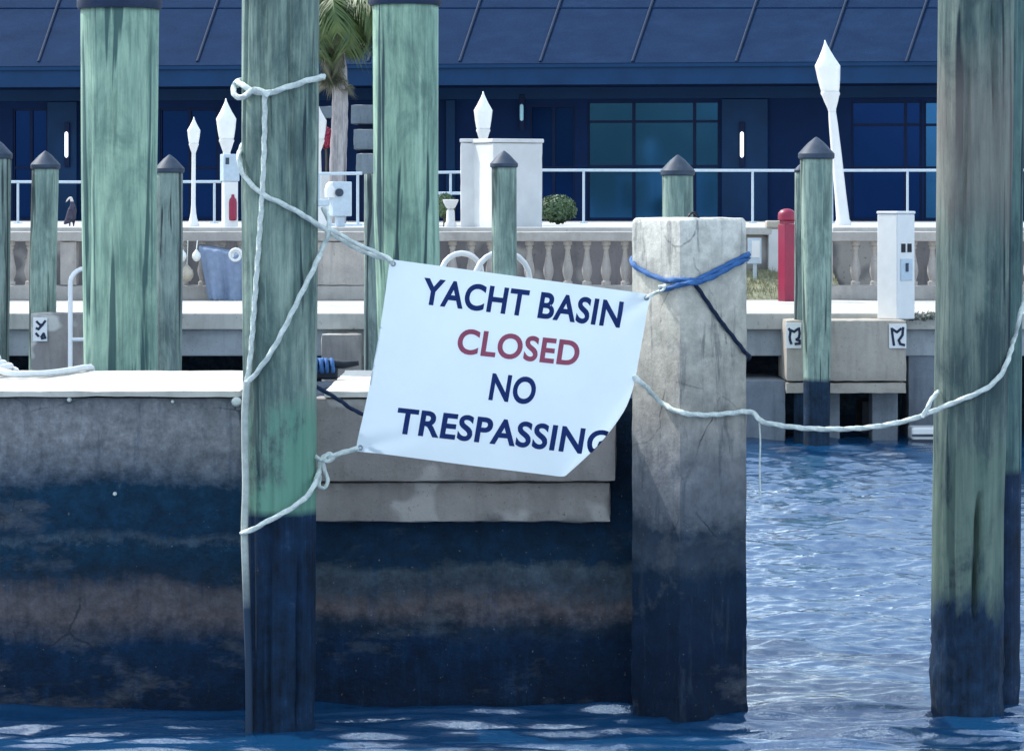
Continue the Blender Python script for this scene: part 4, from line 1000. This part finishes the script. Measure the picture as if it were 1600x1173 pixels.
def shrub(name, label, cat, px, base_py, Y, rx, rz, n, mat, zb, seed, lift=0.0, size=.035):
    t = thing(name, label, cat, (PX(px, Y), Y, zb))
    ob = obj('foliage', leafball(rx, rx*.9, rz, n, size, seed).mesh('foliage'), mat, t, (0, 0, rz+lift)); ob['kind'] = 'stuff'
    obj('stem', MB().tube([(0,0,0),(.01,0,rz*.5+lift),(0,.01,rz+lift)], .025, 7).mesh('stem'), STEMM, t)
    for k in range(5):
        a = k*1.26; obj('branch', MB().tube([(0,0,rz*.4+lift),(rx*.4*math.cos(a),rx*.4*math.sin(a),rz+lift),(rx*.75*math.cos(a),rx*.75*math.sin(a),rz*1.4+lift)], .012, 5).mesh('branch'), STEMM, t)
shrub('round_hedge', 'clipped round green shrub in front of the dark building beside the white pier', 'shrub', 871, 357, 44.0, .27, .20, 2600, HEDGE, TZ, 5, .02)
shrub('leafy_shrub', 'small dark leafy shrub between the white pier and the streaked green piling', 'shrub', 695, 360, 39.5, .13, .15, 900, HEDGE, TZ, 8, .12)
pt = thing('planter_pedestal', 'small pale urn pedestal beside the white pier', 'planter', (PX(704, 38.5), 38.5, TZ))
obj('pedestal', MB().lathe([(.075,0),(.075,.05),(.055,.07),(.05,.2),(.04,.22)], 14).mesh('ped', smooth=45), STUC, pt)
obj('urn', MB().lathe([(.03,.222),(.06,.25),(.09,.31),(.10,.34),(.085,.345)], 14).mesh('urn', smooth=45), STUC, pt)
fl = thing('flowering_plant', 'red-flowered plant in a pale pot beside the palm trunk', 'plant', (PX(509, 45.5), 45.5, TZ))
ob = obj('flowers', leafball(.11, .1, .16, 700, .03, 12).mesh('flowers'), REDLEAF, fl, (0, 0, PZ(215, 45.5)-TZ)); ob['kind'] = 'stuff'
obj('stem', MB().tube([(0,0,.5),(.01,0,.9),(0,0,PZ(215,45.5)-TZ)], .015, 6).mesh('stem'), STEMM, fl)
obj('pot', MB().lathe([(.08,0),(.10,.2),(.12,.7),(.13,.76),(.11,.76)], 16, -.05).mesh('pot', smooth=45), STUC, fl)
# palm tree
Ym = 43.0
pm = thing('palm_tree', 'palm tree with pale trunk and drooping green fronds between two pilings', 'tree', (PX(526, Ym), Ym, TZ))
x0 = PX(526, Ym); tp = [(PX(527,Ym)-x0, 0, 0), (PX(528,Ym)-x0, 0, PZ(260,Ym)-TZ), (PX(531,Ym)-x0, 0, PZ(180,Ym)-TZ), (PX(530,Ym)-x0, 0, PZ(110,Ym)-TZ), (PX(520,Ym)-x0, 0, PZ(40,Ym)-TZ), (PX(516,Ym)-x0, 0, PZ(-20,Ym)-TZ)]
obj('trunk', MB().tube(spline(tp, 8), .1, 18, rf=lambda u: .125-.03*u+.004*math.sin(u*170)).mesh('trunk', smooth=60), BARK, pm)
crown = obj('crown', MB().lathe([(.08,-.5),(.14,-.3),(.15,0),(.10,.15),(.01,.3)], 14).mesh('crown', smooth=60), DEADF, pm, (PX(522,Ym)-x0, -.1, PZ(22,Ym)-TZ))
def frond(L, droop, seed, up=.7):
    rng = random.Random(seed); m = MB(); pts = []; p = Vector((0, 0, 0)); ang = up
    for i in range(24):
        pts.append(p.copy()); p = p+Vector((math.cos(ang), 0, math.sin(ang)))*(L/24); ang -= droop/24*(.6+i/16)
    m.tube(pts, .012, 5, rf=lambda u: .016*(1-u)+.003)
    for i in range(2, 24):
        for q in range(3):
            for s in (-1, 1):
                k = min(i+q/3, 22.99); c = pts[int(k)].lerp(pts[min(int(k)+1, 23)], k-int(k)); d = (pts[min(int(k)+1, 23)]-pts[int(k)]).normalized()
                l = L*.30*math.sin(math.pi*(.12+.82*k/24))*rng.uniform(.8, 1.1); side = Vector((0, s, 0))
                tip = c+side*l*.7+d*l*.55+Vector((0, 0, -l*rng.uniform(.35, .8))); mid = c.lerp(tip, .5)+Vector((0, 0, l*.10)); wv = d*.014
                m.add([c-wv, c+wv, mid+wv*.9, mid-wv*.9, tip], [(0,1,2,3),(3,2,4)])
    return m
rng = random.Random(4)
FR = [frond(1.5, 2.6, 1), frond(1.35, 3.3, 2, .3), frond(1.6, 2.2, 3, .9)]
FRM = [f.mesh('frond') for f in FR]; DFM = frond(1.35, 2.2, 9, -.5).mesh('dead_frond')
for i in range(22):
    o = obj('frond', FRM[i % 3], FROND, crown); o.rotation_euler = (rng.uniform(-.15,.15), rng.uniform(-.1,.25), i*2.4); s = rng.uniform(.75, 1.05); o.scale = (s, s, s)
for i in range(7):
    o = obj('dead_frond', DFM, DEADF, crown, (0, 0, -.3)); o.rotation_euler = (0, rng.uniform(.35,.7), (-.5, .25, .9, 2.2, 3.6, -1.2, -2)[i]); s = rng.uniform(.6, .85); o.scale = (s, s, s)
# lawn patch with pale pier by the red post
LAWN = m_leaf('dry_lawn', (0.16, 0.17, 0.10), (0.27, 0.27, 0.17))
vs, fs = [], []
for j in range(13):
    for i in range(25):
        x = 2.45+1.25*i/24; y = 34.5+1.44*j/12
        vs.append((x, y, DZ+.004+.34*(j/12)**.8+.03*noise.noise(Vector((x*4, y*4, 0)))*(j > 0)))
for j in range(12):
    for i in range(24): fs.append((j*25+i, j*25+i+1, (j+1)*25+i+1, (j+1)*25+i))
me = bpy.data.meshes.new('lawn'); me.from_pydata(vs, [], fs); me.shade_smooth()
tag(obj('lawn', me, LAWN), kind='structure')
m = MB(); rng = random.Random(6)
for i in range(2600):
    u, v = rng.random(), rng.random(); x = 2.45+1.25*u; y = 34.5+1.44*v; z = DZ+.0+.34*v**.8
    a = rng.uniform(0, 6.28); h = rng.uniform(.03, .08); dx, dy = .005*math.cos(a), .005*math.sin(a)
    m.add([(x-dx,y-dy,z),(x+dx,y+dy,z),(x+rng.uniform(-.03,.03),y+rng.uniform(-.03,.03),z+h)], [(0,1,2)])
tag(obj('grass', m.mesh('grass'), LAWN), 'short dry grass on the bank behind the red post', 'grass', kind='stuff')
gp = thing('gate_pier', 'pale capped wall pier behind the red post', 'pier', (PX(1212, 35.75), 35.75, DZ))
zg = PZ(357, 35.75)-DZ
obj('shaft', rough_box(-.09, .13, -.1, .15, 0, zg, .06, .004, .01, 41), STUC, gp)
obj('cap', MB().box(-.115, .15, -.12, .17, zg+.002, zg+.09).mesh('cap', .02), CREAM, gp)
sg = thing('info_sign', 'small pale blue sign board on a post beside the concrete pile', 'sign', (PX(1180, 35.3), 35.3, DZ+.18))
zs0, zs1 = PZ(412, 35.3)-DZ-.18, PZ(372, 35.3)-DZ-.18
obj('board', MB().box(-.085, .07, -.015, .015, zs0, zs1).mesh('board', .004), METALRAIL, sg)
obj('panel', MB().box(-.04, .05, -.021, -.0155, zs0+.07, zs1-.03).mesh('panel', .002), WHITE, sg)
obj('post', MB().box(-.02, .02, .016, .05, -.12, zs1-.02).mesh('post', .003), METALRAIL, sg)
# dry leaf clump by the pedestal
tag(obj('leaf_litter', leafball(.24, .12, .035, 260, .03, 19).mesh('litter'), m_leaf('litter', (0.07,0.09,0.08), (0.16,0.17,0.14)), None, (PX(1442, YK+.3), YK+.45, zt1+.02)), 'dry plant litter heaped beside the white pedestal', 'litter', kind='stuff')

# ------------------------------------------------------------------ perched bird
Yv = 38.5
bd = thing('bird', 'dark bird with pale head perched on the terrace edge', 'bird', (PX(112, Yv), Yv, TZ))
h = PZ(306, Yv)-TZ
def skin(name, pts, edges, radii, mat, parent):
    me = bpy.data.meshes.new(name); me.from_pydata(pts, edges, []); o = obj(name, me, mat, parent)
    o.modifiers.new('skin', 'SKIN'); sv = me.skin_vertices[0].data
    for i, r in enumerate(radii): sv[i].radius = (r, r)
    sv[0].use_root = True
    s = o.modifiers.new('sub', 'SUBSURF'); s.levels = 2; s.render_levels = 2; return o
t = NT('bird_feathers'); zz = t.z()[2]
t.color(t.mix(t.mask(zz, h*.80, h*.84), t.ramp(t.noise(30, sc=(1,1,.4)), [(0.35, (0.02,0.022,0.05)), (0.65, (0.06,0.055,0.09))]), (0.62, 0.58, 0.56))); t.rough(.8); BIRDM = t.m
skin('body', [(0,0,h*.42),(.01,0,h*.58),(.015,0,h*.72),(.0,0,h*.84),(-.005,0,h*.94),(-.035,0,h*.93),(-.075,0,h*.78),(-.01,0,h*.28),(-.10,.0,h*.10),(-.02,-.03,h*.2),(-.02,-.03,.01),(.02,.03,h*.2),(.02,.03,.01)],
     [(0,1),(1,2),(2,3),(3,4),(4,5),(5,6),(0,7),(7,8),(7,9),(9,10),(7,11),(11,12)], [.06,.055,.032,.02,.026,.014,.006,.05,.016,.014,.009,.014,.009], BIRDM, bd)
